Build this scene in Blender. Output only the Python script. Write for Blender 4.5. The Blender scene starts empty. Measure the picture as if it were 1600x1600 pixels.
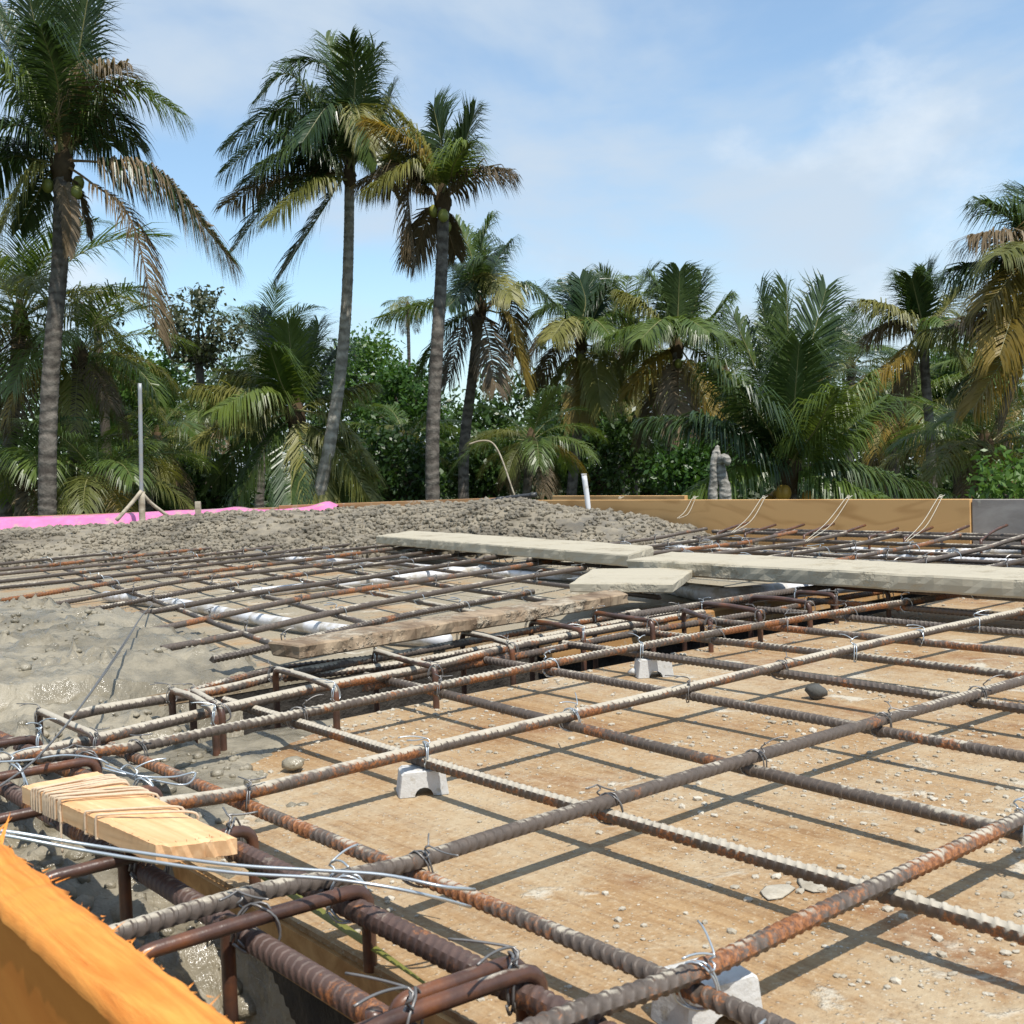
import bpy, math, random
import numpy as np
from mathutils import Matrix, Vector, noise as mnoise

random.seed(7)
RNG = np.random.default_rng(7)
scene = bpy.context.scene
C = scene.collection

# ------------------------------------------------------------------ camera
F_PX, PITCH, ROLL, YAW = 1760.35, .0384, .0354, .7003      # focal length in pixels of a 1600 px picture
UNIT = .18
CAMZ = 1.4494 * UNIT + .040                                 # metres above the plywood deck (z = 0)
ORI = np.array([.4639, 3.1089]) * UNIT                      # crossing of the first two bars of the near mat
EA = np.array([math.cos(YAW), math.sin(YAW)])
EB = np.array([-math.sin(YAW), math.cos(YAW)])

cp, sp, cr, sr = math.cos(PITCH), math.sin(PITCH), math.cos(ROLL), math.sin(ROLL)
cam_d = bpy.data.cameras.new('camera')
cam = bpy.data.objects.new('camera', cam_d)
C.objects.link(cam)
right0, up0, fwd = Vector((1, 0, 0)), Vector((0, sp, cp)), Vector((0, cp, -sp))
right = right0 * cr - up0 * sr
up = right0 * sr + up0 * cr
cam.matrix_world = Matrix(((right.x, up.x, -fwd.x, 0), (right.y, up.y, -fwd.y, 0),
                           (right.z, up.z, -fwd.z, CAMZ), (0, 0, 0, 1)))
cam_d.sensor_width = 36
cam_d.lens = 36 * F_PX / 1600
cam_d.clip_start, cam_d.clip_end = .02, 3000
cam_d.dof.use_dof = True
cam_d.dof.focus_distance = 1.9
cam_d.dof.aperture_fstop = 42
scene.camera = cam

# ------------------------------------------------------------------ sky, sun, exposure
SUN_DIR = Vector((.30, -.46, 1.0)).normalized()             # towards the sun, read from the bars' shadows
SUN_EL = math.asin(SUN_DIR.z)
SUN_AZ = math.atan2(SUN_DIR.x, SUN_DIR.y)                   # clockwise from +Y
world = bpy.data.worlds.new('World')
scene.world = world
world.use_nodes = True
wn, wl = world.node_tree.nodes, world.node_tree.links
wn.clear()
w_out = wn.new('ShaderNodeOutputWorld')
w_bg = wn.new('ShaderNodeBackground')
w_sky = wn.new('ShaderNodeTexSky')
w_sky.sky_type = 'NISHITA'
w_sky.sun_disc = False
w_sky.sun_elevation = SUN_EL
w_sky.sun_rotation = SUN_AZ
w_sky.air_density, w_sky.dust_density, w_sky.ozone_density = 1.15, .25, 1.4
w_bg.inputs['Strength'].default_value = .110
w_tc = wn.new('ShaderNodeTexCoord')
w_map = wn.new('ShaderNodeMapping')
w_map.inputs['Scale'].default_value = (1.0, 1.0, 2.3)
w_map.inputs['Rotation'].default_value = (.25, .42, .3)
w_map.inputs['Location'].default_value = (1.35, .4, .12)
wl.new(w_tc.outputs['Generated'], w_map.inputs['Vector'])
w_n1 = wn.new('ShaderNodeTexNoise')
w_n1.inputs['Scale'].default_value = 2.3
w_n1.inputs['Detail'].default_value = 7
w_n1.inputs['Roughness'].default_value = .52
w_n1.inputs['Distortion'].default_value = .35
wl.new(w_map.outputs['Vector'], w_n1.inputs['Vector'])
w_r1 = wn.new('ShaderNodeMapRange')
w_r1.interpolation_type = 'SMOOTHSTEP'
w_r1.inputs['From Min'].default_value = .41
w_r1.inputs['From Max'].default_value = .64
w_r1.inputs['To Min'].default_value = .16
w_r1.inputs['To Max'].default_value = .92
wl.new(w_n1.outputs['Fac'], w_r1.inputs['Value'])
w_mix = wn.new('ShaderNodeMix')
w_mix.data_type = 'RGBA'
w_mix.inputs[7].default_value = (4.9, 5.75, 6.7, 1)        # thin bright cloud
wl.new(w_r1.outputs['Result'], w_mix.inputs[0])
w_gain = wn.new('ShaderNodeMix')
w_gain.data_type = 'RGBA'
w_gain.blend_type = 'MULTIPLY'
w_gain.inputs[0].default_value = 1
w_gain.inputs[7].default_value = (1.22, 1.40, 1.46, 1)     # humid tropical sky, lighter and bluer than the clear model
wl.new(w_sky.outputs['Color'], w_gain.inputs[6])
wl.new(w_gain.outputs[2], w_mix.inputs[6])
w_map2 = wn.new('ShaderNodeMapping')
w_map2.inputs['Scale'].default_value = (1.0, 1.0, 1.5)
w_map2.inputs['Location'].default_value = (.2, .9, .35)
wl.new(w_tc.outputs['Generated'], w_map2.inputs['Vector'])
w_n2 = wn.new('ShaderNodeTexNoise')
w_n2.inputs['Scale'].default_value = 5.2
w_n2.inputs['Detail'].default_value = 8
w_n2.inputs['Roughness'].default_value = .55
wl.new(w_map2.outputs['Vector'], w_n2.inputs['Vector'])
w_r2 = wn.new('ShaderNodeMapRange')
w_r2.interpolation_type = 'SMOOTHSTEP'
w_r2.inputs['From Min'].default_value = .55
w_r2.inputs['From Max'].default_value = .76
w_r2.inputs['To Max'].default_value = .75
wl.new(w_n2.outputs['Fac'], w_r2.inputs['Value'])
w_mix2 = wn.new('ShaderNodeMix')
w_mix2.data_type = 'RGBA'
w_mix2.inputs[7].default_value = (6.4, 7.1, 7.8, 1)         # small puffs
wl.new(w_r2.outputs['Result'], w_mix2.inputs[0])
wl.new(w_mix.outputs[2], w_mix2.inputs[6])
wl.new(w_mix2.outputs[2], w_bg.inputs['Color'])
wl.new(w_bg.outputs['Background'], w_out.inputs['Surface'])

sun_d = bpy.data.lights.new('sun', 'SUN')
sun_d.energy = 4.8
sun_d.angle = math.radians(.53)
sun_d.color = (1.0, .955, .88)
sun = bpy.data.objects.new('sun', sun_d)
C.objects.link(sun)
sun.rotation_euler = SUN_DIR.to_track_quat('Z', 'Y').to_euler()
sun.location = (3, -5, 12)

scene.view_settings.view_transform = 'Standard'
scene.view_settings.look = 'None'
scene.view_settings.gamma = 1
scene.view_settings.use_curve_mapping = False
scene.view_settings.exposure = .22
scene.render.resolution_x = scene.render.resolution_y = 1024


# ------------------------------------------------------------------ pixel -> place helpers
def ray(px, py):
    X, Y = px - 800, 800 - py
    x, y = cr * X + sr * Y, -sr * X + cr * Y
    return np.array([x / F_PX, cp + y / F_PX * sp, -sp + y / F_PX * cp])


def W(px, py, z):                 # where the pixel's ray meets the level z
    d = ray(px, py)
    t = (z - CAMZ) / d[2]
    return np.array([d[0] * t, d[1] * t, z])


def at(px, py, dist):             # point of the ray at a given distance ahead
    d = ray(px, py)
    t = dist / d[1]
    return np.array([0, 0, CAMZ]) + d * t


def uvz(u, v, z):
    p = ORI + u * EA + v * EB
    return np.array([p[0], p[1], z])


def to_uv(p):
    q = np.asarray(p)[:2] - ORI
    return float(q @ EA), float(q @ EB)


# ------------------------------------------------------------------ object helpers
def mesh_obj(name, V, F, mat, parent=None, smooth=True, data=None):
    if data is None:
        data = bpy.data.meshes.new(name)
        data.from_pydata([tuple(map(float, p)) for p in V], [], [tuple(map(int, f)) for f in F])
        if smooth:
            data.polygons.foreach_set('use_smooth', [True] * len(data.polygons))
        if mat:
            data.materials.append(mat)
    o = bpy.data.objects.new(name, data)
    C.objects.link(o)
    if parent is not None:
        o.parent = parent
        o.matrix_parent_inverse = parent.matrix_world.inverted() if parent.type == 'EMPTY' else Matrix()
    return o


def tag(o, label=None, cat=None, group=None, kind=None):
    for k, val in (('label', label), ('category', cat), ('group', group), ('kind', kind)):
        if val:
            o[k] = val
    return o


def thing(name, loc, label=None, cat=None, group=None, kind=None):
    o = bpy.data.objects.new(name, None)
    o.empty_display_size = .05
    C.objects.link(o)
    o.location = [float(a) for a in loc]
    o.matrix_world = Matrix.Translation(o.location)
    return tag(o, label, cat, group, kind)


def norm(a):
    a = np.asarray(a, float)
    return a / np.maximum(np.linalg.norm(a, axis=-1, keepdims=True), 1e-9)


def smooth_path(pts, n):
    """Catmull-Rom through the points, resampled evenly to n points"""
    P = np.asarray(pts, float)
    if len(P) == 2:
        return P[0] + np.linspace(0, 1, n)[:, None] * (P[1] - P[0])
    Q = np.vstack([2 * P[0] - P[1], P, 2 * P[-1] - P[-2]])
    out = []
    for i in range(1, len(Q) - 2):
        t = np.linspace(0, 1, 14, endpoint=False)[:, None]
        a, b, c, d = Q[i - 1], Q[i], Q[i + 1], Q[i + 2]
        out.append(.5 * (2 * b + (c - a) * t + (2 * a - 5 * b + 4 * c - d) * t ** 2 + (3 * b - a - 3 * c + d) * t ** 3))
    out.append(P[-1:])
    D = np.vstack(out)
    s = np.concatenate([[0], np.cumsum(np.linalg.norm(np.diff(D, axis=0), axis=1))])
    q = np.linspace(0, s[-1], n)
    return np.stack([np.interp(q, s, D[:, k]) for k in range(3)], 1)


def frames(P):
    T = norm(np.gradient(P, axis=0))
    ref = np.array([0, 0, 1.0]) if abs(T[0][2]) < .9 else np.array([1.0, 0, 0])
    Nn = np.zeros_like(T)
    n = norm(np.cross(np.cross(T[0], ref), T[0]))
    for i in range(len(P)):
        n = n - T[i] * (n @ T[i])
        n = n / max(np.linalg.norm(n), 1e-9)
        Nn[i] = n
    return T, Nn, np.cross(T, Nn)


def tube(P, r, sides=8, cap=True, squash=None):
    P = np.asarray(P, float)
    T, Nn, B = frames(P)
    n = len(P)
    r = np.broadcast_to(np.asarray(r, float), (n,))
    th = np.linspace(0, 2 * math.pi, sides, endpoint=False)
    V = P[:, None, :] + r[:, None, None] * (np.cos(th)[None, :, None] * Nn[:, None, :] + np.sin(th)[None, :, None] * B[:, None, :])
    V = V.reshape(-1, 3)
    F = []
    for i in range(n - 1):
        for j in range(sides):
            k = (j + 1) % sides
            F.append((i * sides + j, i * sides + k, (i + 1) * sides + k, (i + 1) * sides + j))
    if cap:
        F.append(tuple(range(sides - 1, -1, -1)))
        F.append(tuple(range((n - 1) * sides, n * sides)))
    return V, F


def rounded(points, rad, n=6):
    P = [np.asarray(p, float) for p in points]
    out = [P[0]]
    for a, b, c in zip(P, P[1:], P[2:]):
        d1, d2 = norm(a - b), norm(c - b)
        r = min(rad, .45 * np.linalg.norm(a - b), .45 * np.linalg.norm(c - b))
        p, q = b + d1 * r, b + d2 * r
        for t in np.linspace(0, 1, n):
            out.append((1 - t) ** 2 * p + 2 * t * (1 - t) * b + t * t * q)
    out.append(P[-1])
    return np.array(out)


def merge(parts):
    V, F, o = [], [], 0
    for v, f in parts:
        V.append(np.asarray(v, float))
        F += [tuple(i + o for i in q) for q in f]
        o += len(v)
    return np.vstack(V), F


def rebar_geo(pts, r, pitch=.010, sides=12, per=4, spin=None):
    pts = np.asarray(pts, float)
    L = float(np.sum(np.linalg.norm(np.diff(pts, axis=0), axis=1)))
    m = max(3, int(L / pitch))
    fr, hh = {4: ([0, .10, .34, .44], [0, 1, 1, 0]), 2: ([0, .45], [1, 0])}[per]
    q = np.concatenate([(k + np.array(fr)) * pitch for k in range(m)])
    n = len(q)
    D = smooth_path(pts, max(30, int(L / .02)))
    sd = np.linspace(0, L, len(D))
    P = np.stack([np.interp(q * (L / (m * pitch)), sd, D[:, k]) for k in range(3)], 1)
    T0, N0, _ = frames(D)
    ipl = lambda A: norm(np.stack([np.interp(q, sd, A[:, k]) for k in range(3)], 1))
    T, Nn = ipl(T0), ipl(N0)
    B = np.cross(T, Nn)
    spin = random.uniform(0, math.pi) if spin is None else spin
    th = np.linspace(0, 2 * math.pi, sides, endpoint=False)
    rib = np.array(hh * m, float)
    cres = np.abs(np.sin(th)) ** .6
    lon = np.where(np.abs(np.sin(th)) < .05, 1.0, 0)
    rad = r * (.91 + (.00085 / r) * rib[:, None] * cres[None, :] + (.00090 / r) * lon[None, :])
    off = .45 * pitch * np.sin(th) * np.where(th < math.pi, 1, -1)
    a = th + spin
    V = P[:, None, :] + rad[:, :, None] * (np.cos(a)[None, :, None] * Nn[:, None, :] + np.sin(a)[None, :, None] * B[:, None, :]) + off[None, :, None] * T[:, None, :]
    idx = np.arange(n * sides).reshape(n, sides)
    nx = np.roll(idx, -1, axis=1)
    F = np.stack([idx[:-1], nx[:-1], nx[1:], idx[1:]], -1).reshape(-1, 4)
    F = [tuple(q) for q in F.tolist()]
    F.append(tuple(range(sides - 1, -1, -1)))
    F.append(tuple(range((n - 1) * sides, n * sides)))
    return V.reshape(-1, 3), F


def box_geo(x0, x1, y0, y1, z0, z1, bev=0.0):
    if bev <= 0:
        V = [(x, y, z) for x in (x0, x1) for y in (y0, y1) for z in (z0, z1)]
        F = [(0, 1, 3, 2), (4, 6, 7, 5), (0, 4, 5, 1), (2, 3, 7, 6), (0, 2, 6, 4), (1, 5, 7, 3)]
        return np.array(V, float), F
    b = bev
    V, F = [], []
    for z, i in ((z0, b), (z0 + b, 0), (z1 - b, 0), (z1, b)):
        V += [(x0 + i, y0 + b, z), (x0 + b, y0 + i, z), (x1 - b, y0 + i, z), (x1 - i, y0 + b, z),
              (x1 - i, y1 - b, z), (x1 - b, y1 - i, z), (x0 + b, y1 - i, z), (x0 + i, y1 - b, z)]
    for k in range(3):
        for j in range(8):
            m = (j + 1) % 8
            F.append((k * 8 + j, k * 8 + m, (k + 1) * 8 + m, (k + 1) * 8 + j))
    F.append(tuple(range(7, -1, -1)))
    F.append(tuple(range(24, 32)))
    return np.array(V, float), F


def fbm(x, y, z=0.0, oct=4):
    return mnoise.fractal(Vector((x, y, z)), 1.0, 2.0, oct)


def sstep(a, b, x):
    t = np.clip((np.asarray(x, float) - a) / (b - a), 0, 1)
    return t * t * (3 - 2 * t)


# ------------------------------------------------------------------ materials
class NT:
    def __init__(self, name):
        self.m = bpy.data.materials.new(name)
        self.m.use_nodes = True
        self.t = self.m.node_tree
        self.n, self.l = self.t.nodes, self.t.links
        self.b = self.n['Principled BSDF']
        self.out = self.n['Material Output']

    def new(self, k, **kw):
        o = self.n.new(k)
        for a, v in kw.items():
            setattr(o, a, v)
        return o

    def set(self, sock, v):
        if isinstance(v, bpy.types.NodeSocket):
            self.l.new(v, sock)
        elif isinstance(v, (tuple, list)) and len(v) == 3 and sock.type == 'RGBA':
            sock.default_value = (*v, 1)
        else:
            sock.default_value = v

    def pos(self, scale=(1, 1, 1), rot=(0, 0, 0), space='world'):
        if space == 'world':
            s = self.new('ShaderNodeNewGeometry').outputs['Position']
        else:
            s = self.new('ShaderNodeTexCoord').outputs['Object']
        mp = self.new('ShaderNodeMapping')
        mp.vector_type = 'TEXTURE' if False else 'POINT'
        self.l.new(s, mp.inputs['Vector'])
        mp.inputs['Rotation'].default_value = rot
        mp.inputs['Scale'].default_value = scale
        return mp.outputs['Vector']

    def noise(self, vec, scale, detail=4, rough=.55, dist=0.0):
        o = self.new('ShaderNodeTexNoise')
        self.l.new(vec, o.inputs['Vector'])
        o.inputs['Scale'].default_value = scale
        o.inputs['Detail'].default_value = detail
        o.inputs['Roughness'].default_value = rough
        o.inputs['Distortion'].default_value = dist
        return o.outputs['Fac']

    def voro(self, vec, scale, feature='F1', rnd=1.0):
        o = self.new('ShaderNodeTexVoronoi', feature=feature)
        self.l.new(vec, o.inputs['Vector'])
        o.inputs['Scale'].default_value = scale
        o.inputs['Randomness'].default_value = rnd
        return o.outputs['Distance']

    def rng(self, f, a, b, lo=0.0, hi=1.0):
        o = self.new('ShaderNodeMapRange', interpolation_type='SMOOTHSTEP')
        self.set(o.inputs['Value'], f)
        for k, v in (('From Min', a), ('From Max', b), ('To Min', lo), ('To Max', hi)):
            o.inputs[k].default_value = v
        return o.outputs['Result']

    def ramp(self, f, stops):
        o = self.new('ShaderNodeValToRGB')
        self.set(o.inputs['Fac'], f)
        e = o.color_ramp.elements
        while len(e) < len(stops):
            e.new(.5)
        for i, (p, c) in enumerate(stops):
            e[i].position = p
            e[i].color = (*c, 1)
        return o.outputs['Color']

    def math(self, op, a, b=0.0):
        o = self.new('ShaderNodeMath', operation=op)
        self.set(o.inputs[0], a)
        self.set(o.inputs[1], b)
        return o.outputs[0]

    def mix(self, f, a, b, mode='MIX'):
        o = self.new('ShaderNodeMix', data_type='RGBA', blend_type=mode)
        self.set(o.inputs[0], f)
        self.set(o.inputs[6], a)
        self.set(o.inputs[7], b)
        return o.outputs[2]

    def bump(self, h, strength=.4, dist=.01, normal=None):
        o = self.new('ShaderNodeBump')
        o.inputs['Strength'].default_value = strength
        o.inputs['Distance'].default_value = dist
        self.l.new(h, o.inputs['Height'])
        if normal is not None:
            self.l.new(normal, o.inputs['Normal'])
        return o.outputs['Normal']

    def nz(self):
        s = self.new('ShaderNodeSeparateXYZ')
        self.l.new(self.new('ShaderNodeNewGeometry').outputs['Normal'], s.inputs[0])
        return s.outputs['Z']

    def objrand(self):
        return self.new('ShaderNodeObjectInfo').outputs['Random']

    def done(self, color, rough=.6, normal=None, spec=None, metal=None):
        self.set(self.b.inputs['Base Color'], color)
        self.set(self.b.inputs['Roughness'], rough)
        if normal is not None:
            self.l.new(normal, self.b.inputs['Normal'])
        if spec is not None:
            self.b.inputs['Specular IOR Level'].default_value = spec
        if metal is not None:
            self.set(self.b.inputs['Metallic'], metal)
        return self.m


def m_rebar(name, cement, rust, dark=1.0, red=1.0):
    t = NT(name)
    p = t.pos()
    n1 = t.noise(p, 22, 5, .6)
    n2 = t.noise(p, 120, 4, .6)
    n3 = t.noise(p, 7, 3, .5)
    base = t.mix(n2, (.052 * dark * red, .043 * dark, .037 * dark), (.135 * dark * red, .103 * dark, .080 * dark))
    n4 = t.noise(p, 420, 3, .7)
    rustf = t.rng(t.math('ADD', t.math('MULTIPLY', n1, .45), t.math('ADD', t.math('MULTIPLY', n3, .35), t.math('ADD', t.math('MULTIPLY', n2, .16), t.math('MULTIPLY', n4, .14)))), .66 - rust * .24, .71 - rust * .20)
    rc = t.mix(t.rng(n4, .35, .65), (.14, .050, .018), (.33, .128, .040))
    col = t.mix(t.math('MULTIPLY', rustf, .9), base, rc)
    # dried cement: sits on the upper side of the bar
    nz = t.nz()
    c1 = t.noise(p, 38, 6, .62)
    lump = t.math('ADD', t.math('MULTIPLY', nz, .34), t.math('ADD', t.math('MULTIPLY', c1, .62), t.math('MULTIPLY', t.noise(p, 4.5, 2), .35)))
    cf = t.rng(lump, .94 - cement * .5, 1.06 - cement * .5)
    cc = t.mix(n2, (.30, .26, .20), (.52, .47, .38))
    col = t.mix(cf, col, cc)
    rough = t.rng(cf, 0, 1, .60, .92)
    h = t.math('ADD', t.math('MULTIPLY', cf, .9), t.math('MULTIPLY', n2, .35))
    return t.done(col, rough, t.bump(h, .55, .003), .45)


def m_stirrup(name, cement):
    t = NT(name)
    p = t.pos()
    n1, n2 = t.noise(p, 30, 5, .6), t.noise(p, 160, 3)
    col = t.ramp(n1, [(.3, (.035, .020, .015)), (.52, (.085, .042, .028)), (.72, (.17, .062, .024))])
    nz = t.nz()
    lump = t.math('ADD', t.math('MULTIPLY', nz, .34), t.math('ADD', t.math('MULTIPLY', t.noise(p, 45, 6, .6), .6), t.math('MULTIPLY', t.noise(p, 6, 2), .35)))
    cf = t.rng(lump, .96 - cement * .5, 1.06 - cement * .5)
    col = t.mix(cf, col, t.mix(n2, (.32, .28, .22), (.52, .47, .38)))
    return t.done(col, t.rng(cf, 0, 1, .34, .9), t.bump(t.math('ADD', cf, t.math('MULTIPLY', n2, .3)), .5, .0025), .5)


def m_deck(name='plywood_deck', slurry=0.0):
    t = NT(name)
    p = t.pos(space='object')
    grain = t.math('ADD', t.math('MULTIPLY', t.noise(t.pos((60, 3.2, 1), space='object'), 1.0, 5, .6, .4), .5), t.math('MULTIPLY', t.noise(t.pos((230, 6, 1), space='object'), 1.0, 4, .6, .2), .5))
    big = t.noise(p, 2.6, 4, .55)
    mid = t.noise(p, 9, 5, .6)
    fine = t.noise(p, 55, 5, .65)
    wood = t.ramp(grain, [(.32, (.200, .108, .046)), (.5, (.315, .195, .093)), (.68, (.400, .268, .138))])
    red = t.rng(t.noise(t.pos((1.2, .6, 1), space='object'), 6.3, 4, .6, .6), .52, .70)
    wood = t.mix(t.math('MULTIPLY', red, .75), wood, (.185, .074, .025))
    dust = t.rng(t.math('ADD', t.math('MULTIPLY', big, .45), t.math('ADD', t.math('MULTIPLY', mid, .35), t.math('MULTIPLY', fine, .3))), .46, .66)
    col = t.mix(t.math('MULTIPLY', dust, .85), wood, (.42, .335, .220))
    if slurry:
        sl_ = t.rng(t.math('ADD', t.math('MULTIPLY', t.noise(p, 3.2, 4, .6), .6), t.math('MULTIPLY', mid, .4)), .56 - slurry * .2, .66 - slurry * .15)
        col = t.mix(t.math('MULTIPLY', sl_, .92), col, (.27, .235, .170))
    spl = t.rng(t.math('ADD', t.math('MULTIPLY', t.noise(p, 15, 6, .66, .5), .75), t.math('MULTIPLY', big, .3)), .595, .665)
    col = t.mix(t.math('MULTIPLY', spl, .85), col, (.50, .455, .365))
    speck = t.rng(t.voro(p, 150), .22, .08)
    sm = t.math('MULTIPLY', speck, t.rng(mid, .36, .56))
    col = t.mix(t.math('MULTIPLY', sm, .8), col, (.57, .52, .43))
    grit = t.noise(p, 210, 3, .7)
    col = t.mix(t.rng(grit, .54, .68, 0, .5), col, (.50, .415, .29))
    col = t.mix(t.rng(grit, .44, .30, 0, .5), col, (.14, .085, .045))
    dk = t.math('MULTIPLY', t.rng(t.voro(p, 70), .12, .03), t.rng(fine, .45, .6))
    col = t.mix(t.math('MULTIPLY', dk, .7), col, (.12, .075, .045))
    h = t.math('ADD', t.math('MULTIPLY', spl, .8), t.math('ADD', t.math('MULTIPLY', sm, 1.3), t.math('ADD', t.math('MULTIPLY', fine, .7), t.math('MULTIPLY', grit, .45))))
    return t.done(col, .82, t.bump(h, .6, .004), .25)


def m_concrete(name, a, b, rough_lo, rough_hi, bump=.5, dist=.006, spec=.5, sc=1.0):
    t = NT(name)
    p = t.pos()
    n1, n2, n3 = t.noise(p, 5 * sc, 5, .6), t.noise(p, 60 * sc, 5, .65), t.noise(p, 18 * sc, 4, .6)
    col = t.mix(t.rng(t.math('ADD', t.math('MULTIPLY', n1, .6), t.math('MULTIPLY', n3, .4)), .36, .64), a, b)
    col = t.mix(t.rng(n2, .55, .75, 0, .35), col, tuple(x * .45 for x in a))
    wet = t.rng(n3, .42, .62)
    rough = t.math('ADD', t.math('MULTIPLY', wet, rough_hi - rough_lo), rough_lo)
    h = t.math('ADD', t.math('MULTIPLY', n2, .6), t.math('MULTIPLY', n3, .8))
    return t.done(col, rough, t.bump(h, bump, dist), spec)


def m_wood(name, a, b, scale=(4, 60, 60), space='object', rough=.7, bump=.25, rings=False, dirt=0.0, dirtc=(.4, .37, .3), bd=.002):
    t = NT(name)
    pv = t.pos(scale, space=space)
    g = t.noise(pv, 1.0, 6, .62, .6)
    if rings:
        fig = t.noise(t.pos((1.5, 1, 5.5), space=space), 1.0, 3, .45, .4)
        fig = t.math('MULTIPLY_ADD', t.math('SINE', t.math('MULTIPLY', fig, 62.0)), .5)
        w = t.new('ShaderNodeTexWave', wave_type='BANDS', bands_direction='Y')
        t.l.new(t.pos((.55, 1, 2.2), space=space), w.inputs['Vector'])
        w.inputs['Scale'].default_value = 4.5
        w.inputs['Distortion'].default_value = 9
        w.inputs['Detail'].default_value = 2.5
        w.inputs['Detail Scale'].default_value = .9
        g = t.math('ADD', t.math('MULTIPLY', g, .72), t.math('MULTIPLY', t.math('ADD', fig, .5), .28))
    col = t.mix(t.rng(g, .3, .7), a, b)
    h = g
    if dirt > 0:
        p = t.pos(space='world')
        d = t.rng(t.math('ADD', t.math('MULTIPLY', t.noise(p, 9, 6, .65), .7), t.math('MULTIPLY', t.noise(p, 60, 4, .6), .3)), .62 - dirt * .35, .72 - dirt * .3)
        col = t.mix(t.math('MULTIPLY', d, .9), col, dirtc)
        h = t.math('ADD', g, d)
    return t.done(col, rough, t.bump(h, bump, bd), .3)


def m_plain(name, c, rough=.5, metal=0.0, spec=.5, var=.15, sc=30, dirt=0.0, bump=0.0):
    t = NT(name)
    p = t.pos()
    n = t.noise(p, sc, 4, .6)
    col = t.mix(n, tuple(x * (1 - var) for x in c), tuple(min(1, x * (1 + var)) for x in c))
    if dirt:
        d = t.rng(t.noise(p, sc * .6, 6, .65), .62 - dirt * .3, .74 - dirt * .25)
        col = t.mix(t.math('MULTIPLY', d, .85), col, (.36, .32, .25))
    nm = t.bump(t.noise(p, sc * 3, 4, .6), bump, .002) if bump else None
    return t.done(col, rough, nm, spec, metal)


def m_leaf(name, a, b, rough=.42, trans=.28, spec=.45):
    t = NT(name)
    oi = t.objrand()
    n = t.noise(t.pos(), 2.4, 3, .6)
    f = t.rng(t.math('ADD', t.math('MULTIPLY', n, .65), t.math('MULTIPLY', oi, .35)), .25, .75)
    col = t.mix(f, a, b)
    t.done(col, rough, None, spec)
    tr = t.new('ShaderNodeBsdfTranslucent')
    t.l.new(t.mix(.5, col, (b[0] * 1.5, b[1] * 1.6, b[2] * .7)), tr.inputs['Color'])
    ms = t.new('ShaderNodeMixShader')
    ms.inputs[0].default_value = trans
    t.l.new(t.b.outputs[0], ms.inputs[1])
    t.l.new(tr.outputs[0], ms.inputs[2])
    t.l.new(ms.outputs[0], t.out.inputs['Surface'])
    return t.m


def m_trunk(name, a, b, band=7.0):
    t = NT(name)
    p = t.pos()
    w = t.new('ShaderNodeTexWave', wave_type='BANDS', bands_direction='Z')
    t.l.new(p, w.inputs['Vector'])
    w.inputs['Scale'].default_value = band / 6.283 * 1.6
    w.inputs['Distortion'].default_value = 6.0
    w.inputs['Detail'].default_value = 3
    w.inputs['Detail Scale'].default_value = 2.0
    n = t.noise(p, 9, 5, .65)
    lich = t.rng(t.noise(p, 3.1, 5, .6), .52, .68)
    f = t.math('ADD', t.math('MULTIPLY', w.outputs['Fac'], .20), t.math('MULTIPLY', n, .80))
    col = t.mix(t.rng(f, .28, .72), a, b)
    col = t.mix(t.math('MULTIPLY', lich, .45), col, tuple(min(1, x * 1.7) for x in b))
    return t.done(col, .9, t.bump(f, .7, .05), .15)


M = {}
M['bar_clean'] = m_rebar('rebar_mill_scale', .34, .22)
M['bar_rusty'] = m_rebar('rebar_rusty', .32, .50)
M['bar_cement'] = m_rebar('rebar_cement_splashed', .66, .40)
M['bar_far'] = m_rebar('rebar_far', .36, .18, .75)
M['bar_thick'] = m_rebar('rebar_thick_brown', .20, .42, .74, 1.28)
M['stirrup'] = m_stirrup('stirrup_brown', .22)
M['stirrup_cement'] = m_stirrup('stirrup_cement', .70)
M['wire'] = m_plain('annealed_wire', (.22, .21, .20), .45, .6, .5, .3, 80)
M['wire_bright'] = m_plain('galvanised_wire', (.52, .56, .58), .35, .7, .5, .15, 80)
M['wire_white'] = m_plain('pale_twine', (.50, .47, .39), .8, 0, .3, .15, 60)
M['deck'] = m_deck()
M['deck_back'] = m_deck('plywood_deck_slurry', .95)
M['concrete'] = m_concrete('wet_concrete', (.165, .143, .100), (.300, .262, .190), .16, .70, 1.0, .008, .6)
M['heap'] = m_concrete('heap_concrete', (.118, .100, .072), (.262, .225, .165), .45, .85, .8, .008, .35)
M['trench'] = m_concrete('trench_splashed_shaded', (.022, .019, .016), (.062, .054, .045), .6, .9, .9, .006, .3, 2.0)  # concrete-splashed boarding, with the shade of timber and bars painted in as near-black
M['spacer'] = m_plain('cement_spacer', (.56, .555, .535), .85, 0, .25, .12, 90, .25, .35)
M['plank'] = m_wood('cement_coated_plank', (.25, .21, .145), (.45, .395, .29), (2.2, 26, 26), rough=.85, bump=.45, dirt=.75, dirtc=(.42, .375, .285), bd=.005)
M['bark'] = m_wood('rough_sawn_slab', (.13, .085, .052), (.36, .27, .18), (34, 9, 9), rough=.9, bump=.9, dirt=.35, dirtc=(.40, .34, .255), bd=.006)
M['ply_form'] = m_wood('plywood_form', (.40, .205, .066), (.62, .36, .145), (1.6, 14, 5), rough=.55, bump=.12, rings=True)
M['ply_old'] = m_wood('grey_weathered_form', (.24, .205, .18), (.42, .37, .325), (3, 30, 9), rough=.85, bump=.3, dirt=.15)
M['timber_form'] = m_wood('brown_form_board', (.20, .105, .045), (.36, .21, .10), (3, 40, 30), rough=.75, bump=.25, dirt=.25)
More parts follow.
